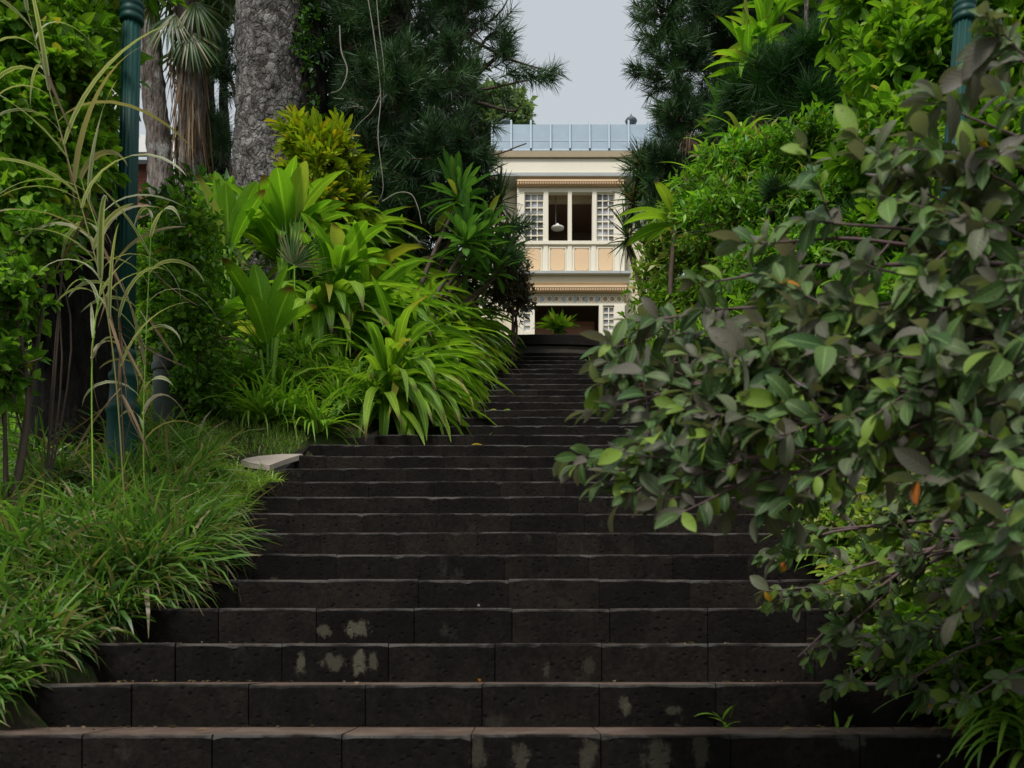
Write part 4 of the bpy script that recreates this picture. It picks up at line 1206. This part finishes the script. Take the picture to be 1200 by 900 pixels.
EX = [(657, 85, 10.5, 1, .1, -.1), (650, 80, 10.5, .8, .6, .1), (648, 95, 10.5, .8, -.5, 0), (632, 97, 10.55, .7, -.6, 0), (622, 90, 10.55, .8, -.2, -.2), (612, 78, 10.55, .8, .4, 0), (606, 95, 10.6, .5, -.7, 0), (596, 40, 10.6, .9, .1, 0), (590, 30, 10.6, .7, .6, 0), (600, 65, 10.6, .7, .5, .1), (592, 108, 10.6, .6, -.6, 0),
      (618, 264, 10.6, 1, .2, 0), (612, 272, 10.6, .9, -.3, 0), (606, 256, 10.6, .7, .6, 0), (624, 262, 10.6, 1, 0, 0), (604, 298, 10.6, 1, -.1, 0), (600, 290, 10.6, .8, .5, 0), (612, 302, 10.6, 1, 0, 0), (640, 90, 10.5, .7, -.3, -.6), (580, 20, 10.6, .6, .6, 0), (598, 120, 10.6, .7, -.3, 0), (585, 150, 10.5, .8, -.2, 0), (600, 12, 10.6, .6, .7, 0)]
b = at(462, 300, 11.4); b[2] = float(gz(b[0], b[1]))
pine('pine_tree', 'dark bushy pine with needle tufts reaching out across the pale sky', 'tree', PL, 900, 95, .17, .0075, 'pine', [b, at(462, 150, 11.4), at(470, 0, 11.4), at(478, -200, 11.4)], [.16, .14, .12, .07], M['barkbrown'], .28, BR, extra=EX)
A, B = blob_twigs([(470, 100, 11.9, 120, 130, .3), (500, 250, 11.9, 110, 90, .3), (430, 250, 12., 70, 80, .3), (400, 30, 12.3, 60, 100, .3)], 900, .1, .3, .4)
shrub('dark_backing_shrub', 'dark leafy mass deep behind the bushy pine', 'shrub', [(460, 120, 12.2, 110, 130, .4), (510, 270, 12.2, 85, 80, .4), (420, 270, 12.3, 60, 70, .3), (480, 350, 12.4, 80, 50, .4), (545, 340, 12.6, 45, 60, .3)], 1300, 9, .11, .06, 'dark', 'small', .4)

# hanging vines
def vine(label, pts, r=.012):
    P = np.array([at(*p) for p in pts]); r = r * .6
    o = foliage('hanging_vine', [tube(P, [r, r * .9, r * .6], 6, 40, r * .4, 9.)], M['vine'], None)
    tag(o, label, 'vine', 'dry vines hanging in the dark pine')


vine('longest pale dry vine dropping straight to the lily leaves', [(428, -20, 10.2), (438, 40, 10.2), (446, 110, 10.15), (443, 160, 10.1), (449, 220, 10.1), (440, 240, 10.1)], .011)
vine('pale vine loop hooked beside the dark mossy trunk', [(398, 30, 10.3), (400, 60, 10.3), (407, 82, 10.3), (400, 103, 10.25), (388, 109, 10.25)], .014)
vine('thin vine slanting between the croton and the straight vine', [(446, 110, 10.15), (436, 130, 10.1), (420, 146, 10.1), (412, 158, 10.1)], .009)
vine('dry vine arching low above the broad leaves', [(448, 236, 9.6), (466, 226, 9.6), (482, 228, 9.6), (490, 244, 9.6), (494, 262, 9.6)], .01)
vine('twin vine hanging next to the straight one from above', [(440, -20, 10.2), (444, 30, 10.2), (450, 80, 10.2), (449, 120, 10.2)], .009)

# rosette plants in front of the pine
def rosette_plant(name, label, cat, heads, n, L, W, mat, shape='strap', elev=(-.3, 1.4), bend=(.3, 1.0), group=None, stemmat=None, lean=(0, -.15, 0)):
    H = [at(*h) for h in heads]
    b = np.mean(H, 0)
    if b[0] < xc(b[1]): b[0] = min(b[0], edge(b[1]) - .3)
    else: b[0] = max(b[0], float(xc(b[1]) + hw(b[1])) + .25)
    b[2] = float(gz(b[0], b[1]))
    t = thing(name, label, cat, b, group)
    foliage('leaves', [rosette(h, n, L, W, shape, elev, bend, .3, lean, h=.12) for h in H], M[mat], t)
    foliage('stems', [tube([b - UP * .05, b * .5 + h * .5 + rng.normal(0, .06, 3), h], [.03, .025, .02], 6, 10) for h in H], stemmat or M['twig'], t)
    return t


rosette_plant('dracaena', 'glossy green dracaena rosettes at the foot of the dark pine', 'plant', [(536, 238, 10.1), (545, 290, 10.0)], 38, .42, .085, 'dracaena', 'obov', (-.5, 1.45), (.1, .8))
rosette_plant('dracaena', 'lower dracaena rosettes beside the arching lilies', 'plant', [(572, 275, 10.4), (562, 300, 10.3), (548, 318, 10.2), (580, 325, 10.5)], 26, .32, .07, 'dracaena', 'obov', (-.5, 1.4), (.1, .8))
rosette_plant('dragon_tree', 'spiky narrow-leaved dragon tree in front of the villa corner', 'plant', [(570, 212, 10.9), (586, 245, 10.9), (598, 300, 11.)], 60, .36, .024, 'dragon', 'reed', (-.9, 1.5), (.0, .5))
shrub('purple_shrub', 'small purple-tinged shrub hugging the villa corner above the steps', 'shrub', [(600, 325, 11.4, 22, 40, .3), (610, 350, 11.5, 16, 26, .25), (590, 345, 11.3, 20, 30, .3)], 420, 9, .06, .025, 'purple', 'small', .18)
upright('terrace_plant', 'bright green sprouting plant on the terrace before the dark doorway', 'plant', [(655, 386, 12.9, 17, 9, .15)], 16, 7, .19, .045, 'lime', 'strap', .2, up=.8)

# ------------------------------------------------------------------ right side
PR = [(775, 20, 10.3, 32, 45, .5), (790, 90, 10.3, 35, 55, .5), (800, 165, 10.2, 42, 50, .5), (775, 215, 10.1, 36, 40, .5), (850, 60, 10.6, 55, 80, .6), (860, 150, 10.5, 55, 60, .6), (810, -60, 10.5, 80, 60, .8), (770, 270, 10.0, 28, 40, .4), (835, 210, 10.0, 50, 45, .5), (900, -20, 10.8, 90, 60, .7)]
EXR = [(738, 82, 10.2, -1, .1, 0), (742, 76, 10.2, -.8, .5, 0), (744, 90, 10.2, -.8, -.4, 0), (748, 12, 10.2, -.9, .2, 0), (750, 25, 10.2, -.9, -.3, 0), (748, 48, 10.2, -.9, -.3, 0), (752, 38, 10.2, -.9, .3, 0), (760, 112, 10.2, -.8, -.4, 0), (756, 100, 10.2, -.9, .2, 0), (768, 128, 10.2, -.7, -.4, 0), (752, 0, 10.2, -.8, .4, 0), (738, 190, 10.1, -1, .1, 0), (732, 200, 10.1, -.9, -.3, 0), (742, 180, 10.1, -.8, .4, 0), (756, 60, 10.2, -.7, -.5, 0)]
b = at(850, 330, 10.9); b[2] = float(gz(b[0], b[1]))
pine('pine_tree', 'dark pine facing the gap, its tufts fringing the villa roof end', 'tree', PR, 800, 95, .15, .0075, 'pine', [b, at(850, 180, 10.9), at(845, 40, 10.9), at(845, -200, 10.9)], [.16, .14, .12, .07], M['barkbrown'], .26,
     [[(800, 90, 10.3), (765, 92, 10.2), (742, 84, 10.2)], [(790, 30, 10.3), (765, 30, 10.2), (750, 18, 10.2)], [(800, 120, 10.3), (775, 120, 10.2), (760, 110, 10.2)], [(790, 200, 10.2), (760, 198, 10.1), (738, 194, 10.1)]], extra=EXR)
b = at(1000, 330, 9.4); b[2] = float(gz(b[0], b[1]))
pine('drooping_conifer', 'low dark conifer with long drooping needles above the bright creeper', 'tree', [(900, 110, 9.1, 45, 35, .5), (960, 90, 9.0, 55, 45, .5), (1020, 60, 8.8, 50, 50, .5), (950, 140, 8.9, 60, 30, .4), (880, 140, 9.2, 35, 24, .4), (1030, 120, 8.8, 50, 40, .4)], 420, 110, .22, .006, 'pinedark',
     [b, at(1000, 230, 9.4), at(990, 120, 9.4), at(985, 50, 9.4)], [.1, .09, .08, .04], M['barkblack'], .22, up=.1)
rosette_plant('strap_leaf_plant', 'yellow-green rosette plant lit up in front of the dark pine', 'plant', [(893, 52, 9.3), (877, 80, 9.2), (915, 15, 9.4)], 24, .5, .09, 'lime', 'strap', (-.5, 1.5), (.2, 1.2))
rosette_plant('strap_leaf_plant', 'small pale green rosette below the yellow-green one', 'plant', [(842, 135, 9.6), (838, 165, 9.6)], 12, .3, .07, 'dracaena', 'strap', (-.5, 1.2), (.2, 1.))
rosette_plant('dragon_tree', 'shaggy dragon tree with brown tips hanging beside the lattice window', 'plant', [(742, 245, 10.2), (760, 225, 10.1), (735, 285, 10.3), (775, 250, 10.), (752, 205, 10.2)], 52, .34, .026, 'dragon', 'reed', (-1.0, 1.4), (.0, .7))
n = 44
for nm, px, py, Y in (('brown', 810, 175, 9.6), ('tawny', 888, 158, 8.6)):
    q = np.repeat(at(px, py - 12, Y)[None], n, 0) + rng.normal(0, .035, (n, 3))
    a = rng.random(n) * 6.283; rr = np.stack([np.cos(a), np.sin(a), 0 * a], -1)
    o = foliage('dead_frond', [leaves(q, rr * rng.uniform(.1, .7, (n, 1)) - UP * .8, rr, rng.uniform(.12, .36, n), .018, 'reed', bend=rng.uniform(.1, .9, n), fold=.5, twist=rng.normal(0, 1, n))], M['dead'], None)
    tag(o, 'dry %s frond hanging %s' % (nm, 'in the dark pine' if nm == 'brown' else 'above the bright creeper'), 'dead frond', 'dry brown fronds')
for i, (pxa, pxb, Y, r) in enumerate(((945, 946, 9.0, .022), (963, 966, 9.2, .018), (983, 980, 9.6, .018))):
    p1 = at(pxb, 150, Y); p0 = p1.copy(); p0[2] = float(gz(p0[0], p0[1]))
    t = thing('slender_tree', ['pale slender stem crossing the low dark conifer', 'thin reddish stem next to the pale slender one', 'third thin stem, farther from the pine'][i], 'tree', p0, 'slender stems behind the creeper')
    foliage('trunk', [tube([p0, p1, at(pxa, 0, Y), at(pxa, -120, Y)], [r * 1.1, r, r * .9, r * .7], 8, 40, r * .2, 9)], M['barkbrown'], t)
    A, B = blob_twigs([(pxa, -130, Y, 40, 40, .5), (pxa + 20, -40 + i * 8, Y + .2, 30, 34, .3)], 60, .3, .2, .25)
    foliage('crown', [twig_leaves(A, B, 8, .13, .06, 'ovate')], M['bright'], t)

shrub('sprawling_creeper', 'bright green small-leaved creeper draped over the bank below the conifer', 'creeper',
      [(880, 205, 8.3, 75, 40, .5), (950, 185, 8.0, 60, 45, .5), (870, 260, 8.0, 80, 45, .5), (960, 260, 7.4, 80, 50, .5), (1020, 210, 7.2, 50, 50, .4), (820, 240, 8.8, 45, 45, .4), (1010, 310, 6.9, 80, 50, .5), (920, 320, 7.2, 80, 50, .5)],
      1700, 11, .085, .028, 'drape', 'small', .3, up=.35, toward=.5, tipn=1)
rosette_plant('strap_leaf_plant', 'hanging strap-leaved plants with browning leaves at the top of the creeper', 'plant', [(838, 205, 8.6), (822, 225, 8.6), (868, 178, 8.6)], 20, .42, .045, 'spider', 'reed', (-.6, 1.3), (.8, 2.0))
pine('low_conifer', 'small dark conifer tufts poking through the bright creeper', 'tree', [(905, 235, 7.3, 22, 18, .2), (1000, 262, 6.7, 24, 18, .2)], 34, 90, .13, .005, 'pinedark', [np.array([2.0, 7.4, float(gz(2.0, 7.4))]), at(905, 260, 7.4), at(905, 235, 7.3)], [.03, .02, .012], M['barkblack'], .16)
shrub('leafy_shrub', 'yellow-green variegated shrub above the curved wall end', 'shrub', [(800, 265, 9.2, 36, 32, .4), (825, 305, 8.8, 45, 32, .4), (775, 310, 9.5, 30, 35, .4)], 480, 9, .085, .034, 'yellowish', 'small', .25, toward=.4)
shrub('leafy_shrub', 'green shrub at the curved wall end behind the grey-green leaves', 'shrub', [(765, 345, 9.8, 30, 35, .4), (800, 360, 9.0, 50, 40, .4), (850, 355, 8.2, 60, 45, .5), (748, 378, 11.2, 26, 26, .3), (735, 388, 11.7, 18, 16, .2), (900, 400, 7.4, 90, 50, .5), (820, 410, 8.2, 60, 40, .4)], 820, 9, .08, .035, 'bright', 'small', .28, toward=.4)
rosette_plant('large_leaf_plant', 'plant with a few large pointed leaves beside the variegated shrub', 'plant', [(790, 268, 8.6)], 7, .5, .13, 'lily', 'broad', (-.3, .9), (.3, .9), lean=(-.5, -.2, 0))
shrub('broadleaf_tree', 'broad-leaved bright green tree around the far lamp post', 'tree',
      [(1050, 90, 6.9, 75, 70, .5), (1160, 60, 6.9, 75, 80, .5), (1050, 190, 6.7, 65, 60, .5), (1170, 190, 6.8, 70, 70, .5), (1090, 270, 6.6, 80, 55, .5), (1190, 300, 6.5, 60, 70, .5), (1110, -40, 7., 130, 60, .8), (1020, 20, 7.2, 50, 50, .4), (1250, 150, 6.8, 60, 160, .7)],
      1150, 9, .13, .065, 'bright', 'ellip', .35, fol='crown', stem='branches', stemr=.03, toward=.4, root=at(1165, 400, 7.0))
shrub('leafy_shrub', 'mid-green shrub filling the bank behind the grey-green branches', 'shrub',
      [(1060, 390, 5.6, 110, 70, .5), (1170, 420, 5.2, 80, 90, .5), (960, 440, 6.2, 80, 60, .5), (1080, 510, 4.9, 110, 70, .5), (980, 530, 5.4, 60, 60, .4)], 1100, 9, .085, .045, 'mid', 'ovate', .3, toward=.4)
shrub('leafy_shrub', 'yellow-green low shrub at the edge of the lower steps', 'shrub',
      [(985, 625, 4.7, 60, 45, .3), (1060, 600, 4.3, 70, 60, .35), (1030, 690, 4.0, 60, 55, .3), (1110, 650, 3.8, 70, 70, .35)], 700, 9, .06, .03, 'yellowish', 'ellip', .22, toward=.5)
shrub('leafy_shrub', 'bright leafy undergrowth at the bottom corner beside the lowest steps', 'shrub',
      [(1085, 755, 3.5, 60, 55, .25), (1150, 790, 3.2, 60, 70, .25), (1180, 690, 3.3, 70, 80, .3), (1040, 770, 3.6, 40, 35, .2), (1220, 800, 3.0, 60, 90, .3)], 620, 9, .055, .03, 'bright', 'ellip', .2, toward=.5)
for i, (px, Y, s) in enumerate(((1000, 4.75, .5), (1040, 4.2, .5), (1075, 3.9, .45), (1165, 3.25, .42), (1195, 3.1, .4), (1150, 3.12, .36), (1180, 2.95, .36), (1110, 3.5, .4))):
    x = (px - 600) / F * Y; x = max(x, float(xc(Y)) + HW + .02); z = float(gz(x, Y))
    t = thing('ribbon_plant', 'ribbon-leaved clump %s' % ('beneath the yellow-green low shrub' if i < 3 else 'in the bottom corner under the branches'), 'plant', (x, Y, z), 'ribbon-leaved clumps by the lower steps')
    foliage('leaves', [rosette((x, Y, z), 46, s, .02, 'reed', (.4, 1.45), (.9, 2.2), .2, (-.12, -.15, .2))], M['spider'], t)
# dark trees closing the view on both sides
def backdrop(label, blobs, n=700, L=.16, mat='dark', m=8):
    c, r = pxblob(*blobs[0])
    t = shrub('dense_tree', label, 'tree', blobs, n, m, L, L * .5, mat, 'small', .5, fol='crown', stem='branches', stemr=.06, group='dense trees closing the view')
    b = np.array(t.location)
    foliage('trunk', [tube([b - UP * .1, b * .6 + c * .4, c + UP * .3], [.16, .13, .08], 10, 24, .02, 4)], M['barkblack'], t)


backdrop('dense dark tree behind the broad-leaved tree and the slender stems', [(1010, 0, 12.5, 110, 90, .9), (930, 40, 12.8, 80, 80, .8), (1120, 60, 12.2, 130, 140, .9), (1010, 170, 11.8, 120, 90, .7), (1180, 220, 11., 110, 140, .8), (880, 220, 11.6, 80, 80, .6), (1080, 340, 9.5, 150, 80, .7), (940, 330, 10.3, 110, 80, .6)], 1900)
backdrop('dense dark tree behind the bright leaves and reeds', [(30, 60, 10., 110, 110, .8), (20, 230, 9., 110, 110, .7), (100, 270, 9., 70, 90, .6), (80, 380, 8.6, 110, 70, .6), (110, 60, 10.5, 40, 60, .5)], 1300)
backdrop('dense dark tree between the shaggy palm and massive grey trunk', [(235, -40, 14.5, 70, 50, .6), (255, 40, 14.5, 25, 40, .4), (240, 260, 12, 70, 50, .6), (300, 280, 12.5, 60, 50, .5), (240, 180, 13.8, 30, 40, .4)], 520, .14)
b = at(258, 300, 13.6); b[2] = float(gz(b[0], b[1]))
pine('pine_tree', 'thin-needled pine sprays showing sky beside the massive grey trunk', 'tree', [(250, 20, 13.4, 35, 40, .5), (265, 90, 13.4, 26, 50, .4), (245, 150, 13.4, 24, 30, .3), (262, 170, 13.2, 18, 30, .3)], 90, 60, .22, .008, 'pine', [b, at(262, 150, 13.6), at(258, 0, 13.6), at(256, -140, 13.6)], [.07, .06, .05, .03], M['barkblack'], .3)
b = at(585, 150, 46)
t = thing('round_tree', 'distant pale green round-topped tree peeking over the villa roof', 'tree', (b[0], b[1], 9.2))
A, B = blob_twigs([(590, 138, 46, 34, 30, 1.4), (570, 135, 46, 30, 28, 1.3), (604, 130, 46, 14, 14, .7), (580, 165, 46, 40, 30, 1.4)], 900, .2, .2, .6)
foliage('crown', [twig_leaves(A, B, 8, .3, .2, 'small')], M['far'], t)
foliage('trunk', [tube([np.array([b[0], b[1], 9.1]), b], [.3, .2], 8)], M['barkbrown'], t)
# small growth in the grey-green foreground: ground leaves on the right bank
def ground_cover():
    n = 9000
    y = rng.uniform(2.6, 12, n); x = xc(y) + hw(y) + .1 + rng.random(n) ** 1.3 * 3.2
    P = np.stack([x, y, gz(x, y) + rng.random(n) * .16], -1)
    ph = rng.random(n) * 6.283
    D = np.stack([np.cos(ph), np.sin(ph), rng.uniform(.1, .9, n)], -1)
    v1 = leaves(P, D, np.repeat(UP[None], n, 0) + rng.normal(0, .3, (n, 3)), rng.uniform(.06, .13, n), rng.uniform(.03, .055, n), 'small', bend=.6, fold=.25)
    y = rng.uniform(5., 12, n); x = xc(y) - hw(y) - .15 - rng.random(n) ** 1.2 * 5
    ok = ~((y < 8.0) & (x > -2.6)); x, y = x[ok], y[ok]; n = len(x)
    P = np.stack([x, y, gz(x, y) + rng.random(n) * .16], -1); ph = rng.random(n) * 6.283
    D = np.stack([np.cos(ph), np.sin(ph), rng.uniform(.1, .9, n)], -1)
    v2 = leaves(P, D, np.repeat(UP[None], n, 0) + rng.normal(0, .3, (n, 3)), rng.uniform(.06, .13, n), rng.uniform(.03, .055, n), 'small', bend=.6, fold=.25)
    v, f, a = merge([v1, v2])
    tag(link('ground_cover', v, f, M['mid'], lc=a, smooth=True), 'low leafy ground cover on both banks', 'ground cover', kind='stuff')


ground_cover()

# ------------------------------------------------------------------ grey-green shrub in the foreground
def prune(B):
    """keeps the twigs inside the outline of the shrubs"""
    px = 600 + B[:, 0] / B[:, 1] * F; py = HOR - (B[:, 2] - EYE) / B[:, 1] * F
    left = np.interp(py, [250, 320, 360, 420, 470, 530, 570, 600, 620, 700, 760, 830], [900, 790, 735, 712, 705, 688, 705, 770, 915, 925, 950, 1010])
    return px > left - 36 + rng.normal(0, 12, len(px))


def arching(label, root, tips, nt_, L, W, mid_up=.26, tl=(.10, .26), m=10):
    root = np.asarray(root, float)
    t = thing('grey_green_shrub', label, 'shrub', root)
    stems, As, Bs = [], [], []
    for (px, py, Y) in tips:
        tip = at(px, py, Y); d = tip - root
        nt = nt_ if py > 400 else max(4, nt_ // 2)
        midp = root + d * .5 + UP * (mid_up * np.linalg.norm(d[:2]) + .1) * rng.uniform(.6, 1.2) + rng.normal(0, .08, 3)
        P = [root + rng.normal(0, .05, 3) * [1, 1, 0], root + d * .2 + (midp - root - d * .5) * .75, midp, midp * .35 + tip * .65 + UP * .05, tip]
        stems.append(tube(P, [.014, .011, .008, .005, .0025], 6, 36))
        path = smooth_path(P, 60); tg = nrm(np.gradient(path, axis=0))
        ii = rng.integers(22, 59, nt)
        a0 = path[ii]; dd = nrm(tg[ii] * .8 + rng.normal(0, .55, (nt, 3)) + UP * .1)
        ln = rng.uniform(*tl, nt)[:, None]
        As += [a0, path[[56]]]; Bs += [a0 + dd * ln, path[[59]] + tg[[59]] * .04]
    A = np.vstack(As); B = np.vstack(Bs)
    ok = prune(B); A, B = A[ok], B[ok]
    stems.append(sticks(A, B, .0028, .0012, 4))
    foliage('stems', stems, M['vtwig'], t)
    foliage('foliage', [twig_leaves(A, B, m, L, W, 'ellip', bend=.8, fold=.32, fwd=.55, rad=.8, up=-.12, start=.15, tipn=2, upmix=.35, face=.75)], M['vitex'], t)
    k = 5 + len(tips) // 5
    idx = rng.choice(len(B), k)
    k = len(B) // 9
    idx = rng.choice(len(B), k)
    foliage('lilac_leaves', [leaves(B[idx], B[idx] - A[idx] + rng.normal(0, .05, (k, 3)), rng.normal(0, 1, (k, 3)), L * rng.uniform(.45, .8, k), L * .18, 'ellip', bend=rng.uniform(-.5, .8, k), fold=.9)], M['lilac'], t)
    k = 5 + len(tips) // 5
    idx = rng.choice(len(B), k)
    foliage('yellowing_leaves', [leaves(B[idx], rng.normal(0, .5, (k, 3)) - UP * .4, rng.normal(0, 1, (k, 3)) - [0, 1, 0], L * .75, W * .75, 'ellip', bend=.7, fold=.3)], M['vitexold'], t)


tips = [(692, 540, 2.45), (712, 478, 2.5), (728, 425, 2.55), (760, 375, 2.5), (785, 585, 2.35), (740, 560, 2.4), (800, 480, 2.4), (835, 330, 2.45), (850, 540, 2.3), (860, 420, 2.35), (810, 405, 2.6), (890, 285, 2.35), (930, 340, 2.3), (915, 500, 2.2), (965, 260, 2.3), (1000, 420, 2.15), (1010, 310, 2.2), (1060, 210, 2.2), (1040, 510, 2.2), (1080, 360, 2.1), (1120, 130, 2.15), (1130, 260, 2.1), (1180, 50, 2.1), (1160, 440, 2.0), (1190, 330, 2.0), (1130, 530, 2.05), (1200, 560, 1.95), (760, 520, 2.5), (900, 440, 2.35), (785, 455, 2.5), (1180, 640, 1.9), (1105, 170, 2.15), (1080, 225, 2.2), (1150, 200, 2.1), (1195, 120, 2.05), (990, 360, 2.25), (940, 420, 2.3), (1070, 440, 2.1)]
arching('near grey-green shrub with mauve leaf backs arching over the steps', (2.5, 2.35, float(gz(2.5, 2.35))), tips, 15, .070, .030)
tips = [(905, 650, 3.3), (935, 770, 3.2), (925, 700, 3.25), (985, 800, 3.1), (960, 620, 3.3), (1010, 690, 3.1), (1060, 800, 3.0), (1000, 580, 3.3), (1075, 650, 3.0), (1040, 750, 3.0), (1100, 740, 2.9), (1130, 820, 2.8), (1160, 700, 2.8), (985, 740, 3.1), (1085, 560, 3.1)]
arching('lower grey-green shrub hanging down to the lowest steps', (2.6, 3.0, float(gz(2.6, 3.0))), tips, 9, .056, .028, .24, (.07, .18))

# ------------------------------------------------------------------ small things on the steps
def fallen(label, px, py, k, mat, L=.07, W=.03):
    """leaf lying on the tread of step k near picture column px"""
    Y = Y0 + RUN * k + .03; x = (px - 600) / F * Y; z = Z0 + RISE * k + .006
    a = rng.random() * 6.28
    v, f, lc = leaves(np.array([[x, Y + .02, z]]), np.array([[math.cos(a), .3 * math.sin(a), .28]]), np.array([[0, -.3, 1.]]), np.array([L]), np.array([W]), 'ovate', bend=.7, fold=.5)
    o = link('fallen_leaf', v, f, M[mat], None, lc=lc, smooth=True, loc=(x, Y, z))
    tag(o, label, 'leaf', 'fallen leaves on the steps')


fallen('pale yellow fallen leaf on the step level with the pale slab', 552, 522, 12, 'vitexold', .1, .04)
fallen('pale fallen leaf high on the flight left of the weed', 559, 466, 17, 'reed')
fallen('small yellowish leaf lying just above the weed', 582, 482, 16, 'yellowish')
fallen('small green leaf lying above and beside the weed', 598, 482, 16, 'spider')
fallen('orange fallen leaf on the lowest step by the grass', 243, 853, 0, 'dead', .05, .025)
fallen('reddish fallen leaf on the lowest step below the branches', 935, 853, 0, 'dead', .06, .03)
fallen('yellow crumb of leaf on the second step near the middle', 562, 797, 1, 'vitexold', .03, .015)
fallen('pale leaf at the end of the pale slab', 333, 551, 9, 'yellowish', .05, .03)
fallen('dry leaf at the end of the lowest step under the shrub', 1092, 852, 0, 'dead', .07, .03)
fallen('yellow fallen leaf at the corner under the shrub', 1130, 846, 0, 'vitexold', .08, .04)


def weed(label, px, k, n, L, W, mat='spider', front=False):
    Y = Y0 + RUN * (k + 1) - .015; x = (px - 600) / F * Y; z = Z0 + RISE * k
    t = thing('weed', label, 'weed', (x, Y, z), 'weeds sprouting from the step joints')
    foliage('leaves', [rosette((x, Y, z), n, L, W, 'strap', (.3, 1.4), (.5, 1.5), .25, (0, -.3, .1))], M[mat], t)


weed('little green weed in the joint of the upper steps', 572, 13, 7, .10, .03, 'yellowish')
weed('small grassy weed on the lowest step below the branches', 846, 0, 8, .09, .012)
weed('tiny weed growing where the curved wall meets the steps', 694, 25, 8, .14, .03)
weed('thin weed sprouting from the second step under the hanging leaves', 984, 0, 5, .11, .012)

# ------------------------------------------------------------------ sky, sun, camera
w = bpy.data.worlds.new('World'); sc.world = w; w.use_nodes = True
nt = w.node_tree; nt.nodes.clear()
out = nt.nodes.new('ShaderNodeOutputWorld'); bg = nt.nodes.new('ShaderNodeBackground')
sky = nt.nodes.new('ShaderNodeTexSky'); sky.sky_type = 'NISHITA'; sky.sun_disc = False
ELEV, ROT = math.radians(52), math.radians(203)
sky.sun_elevation = ELEV; sky.sun_rotation = ROT
sky.dust_density = 4; sky.air_density = 1.5
mx = nt.nodes.new('ShaderNodeMix'); mx.data_type = 'RGBA'; mx.inputs[0].default_value = .88
tc = nt.nodes.new('ShaderNodeTexCoord'); nz = nt.nodes.new('ShaderNodeTexNoise'); nz.inputs['Scale'].default_value = 1.6; nz.inputs['Detail'].default_value = 4
nt.links.new(tc.outputs['Generated'], nz.inputs['Vector'])
cl = nt.nodes.new('ShaderNodeMix'); cl.data_type = 'RGBA'
nt.links.new(nz.outputs[0], cl.inputs[0])
SK = 1 / .12
cl.inputs[6].default_value = (.54 * SK, .595 * SK, .635 * SK, 1); cl.inputs[7].default_value = (.64 * SK, .68 * SK, .71 * SK, 1)
nt.links.new(sky.outputs[0], mx.inputs[6]); nt.links.new(cl.outputs[2], mx.inputs[7])
nt.links.new(mx.outputs[2], bg.inputs[0]); bg.inputs[1].default_value = .12
nt.links.new(bg.outputs[0], out.inputs[0])

sd = bpy.data.lights.new('sun', 'SUN'); sd.energy = 2.8; sd.angle = math.radians(14); sd.color = (1., .96, .90)
so = bpy.data.objects.new('sun', sd); C.objects.link(so)
# sun_rotation turns clockwise from +Y seen from above; the lamp shines from that direction
dirv = Vector((math.sin(ROT) * math.cos(ELEV), math.cos(ROT) * math.cos(ELEV), math.sin(ELEV)))
so.rotation_euler = dirv.to_track_quat('Z', 'Y').to_euler(); so.location = (0, 0, 30)

cd = bpy.data.cameras.new('camera'); co = bpy.data.objects.new('camera', cd); C.objects.link(co)
co.location = (0, 0, EYE); co.rotation_euler = (math.radians(90), 0, 0)
cd.sensor_width = 36; cd.lens = 36 * F / 1200; cd.shift_y = (HOR - 450) / 1200
cd.clip_start = .05; cd.clip_end = 2000
cd.dof.use_dof = True; cd.dof.focus_distance = 9.; cd.dof.aperture_fstop = 5.0
sc.camera = co
sc.view_settings.view_transform = 'Standard'; sc.view_settings.look = 'None'; sc.view_settings.exposure = 0
sc.render.engine = 'CYCLES'
sc.cycles.use_denoising = True
sc.cycles.max_bounces = 8; sc.cycles.transmission_bounces = 6; sc.cycles.diffuse_bounces = 4
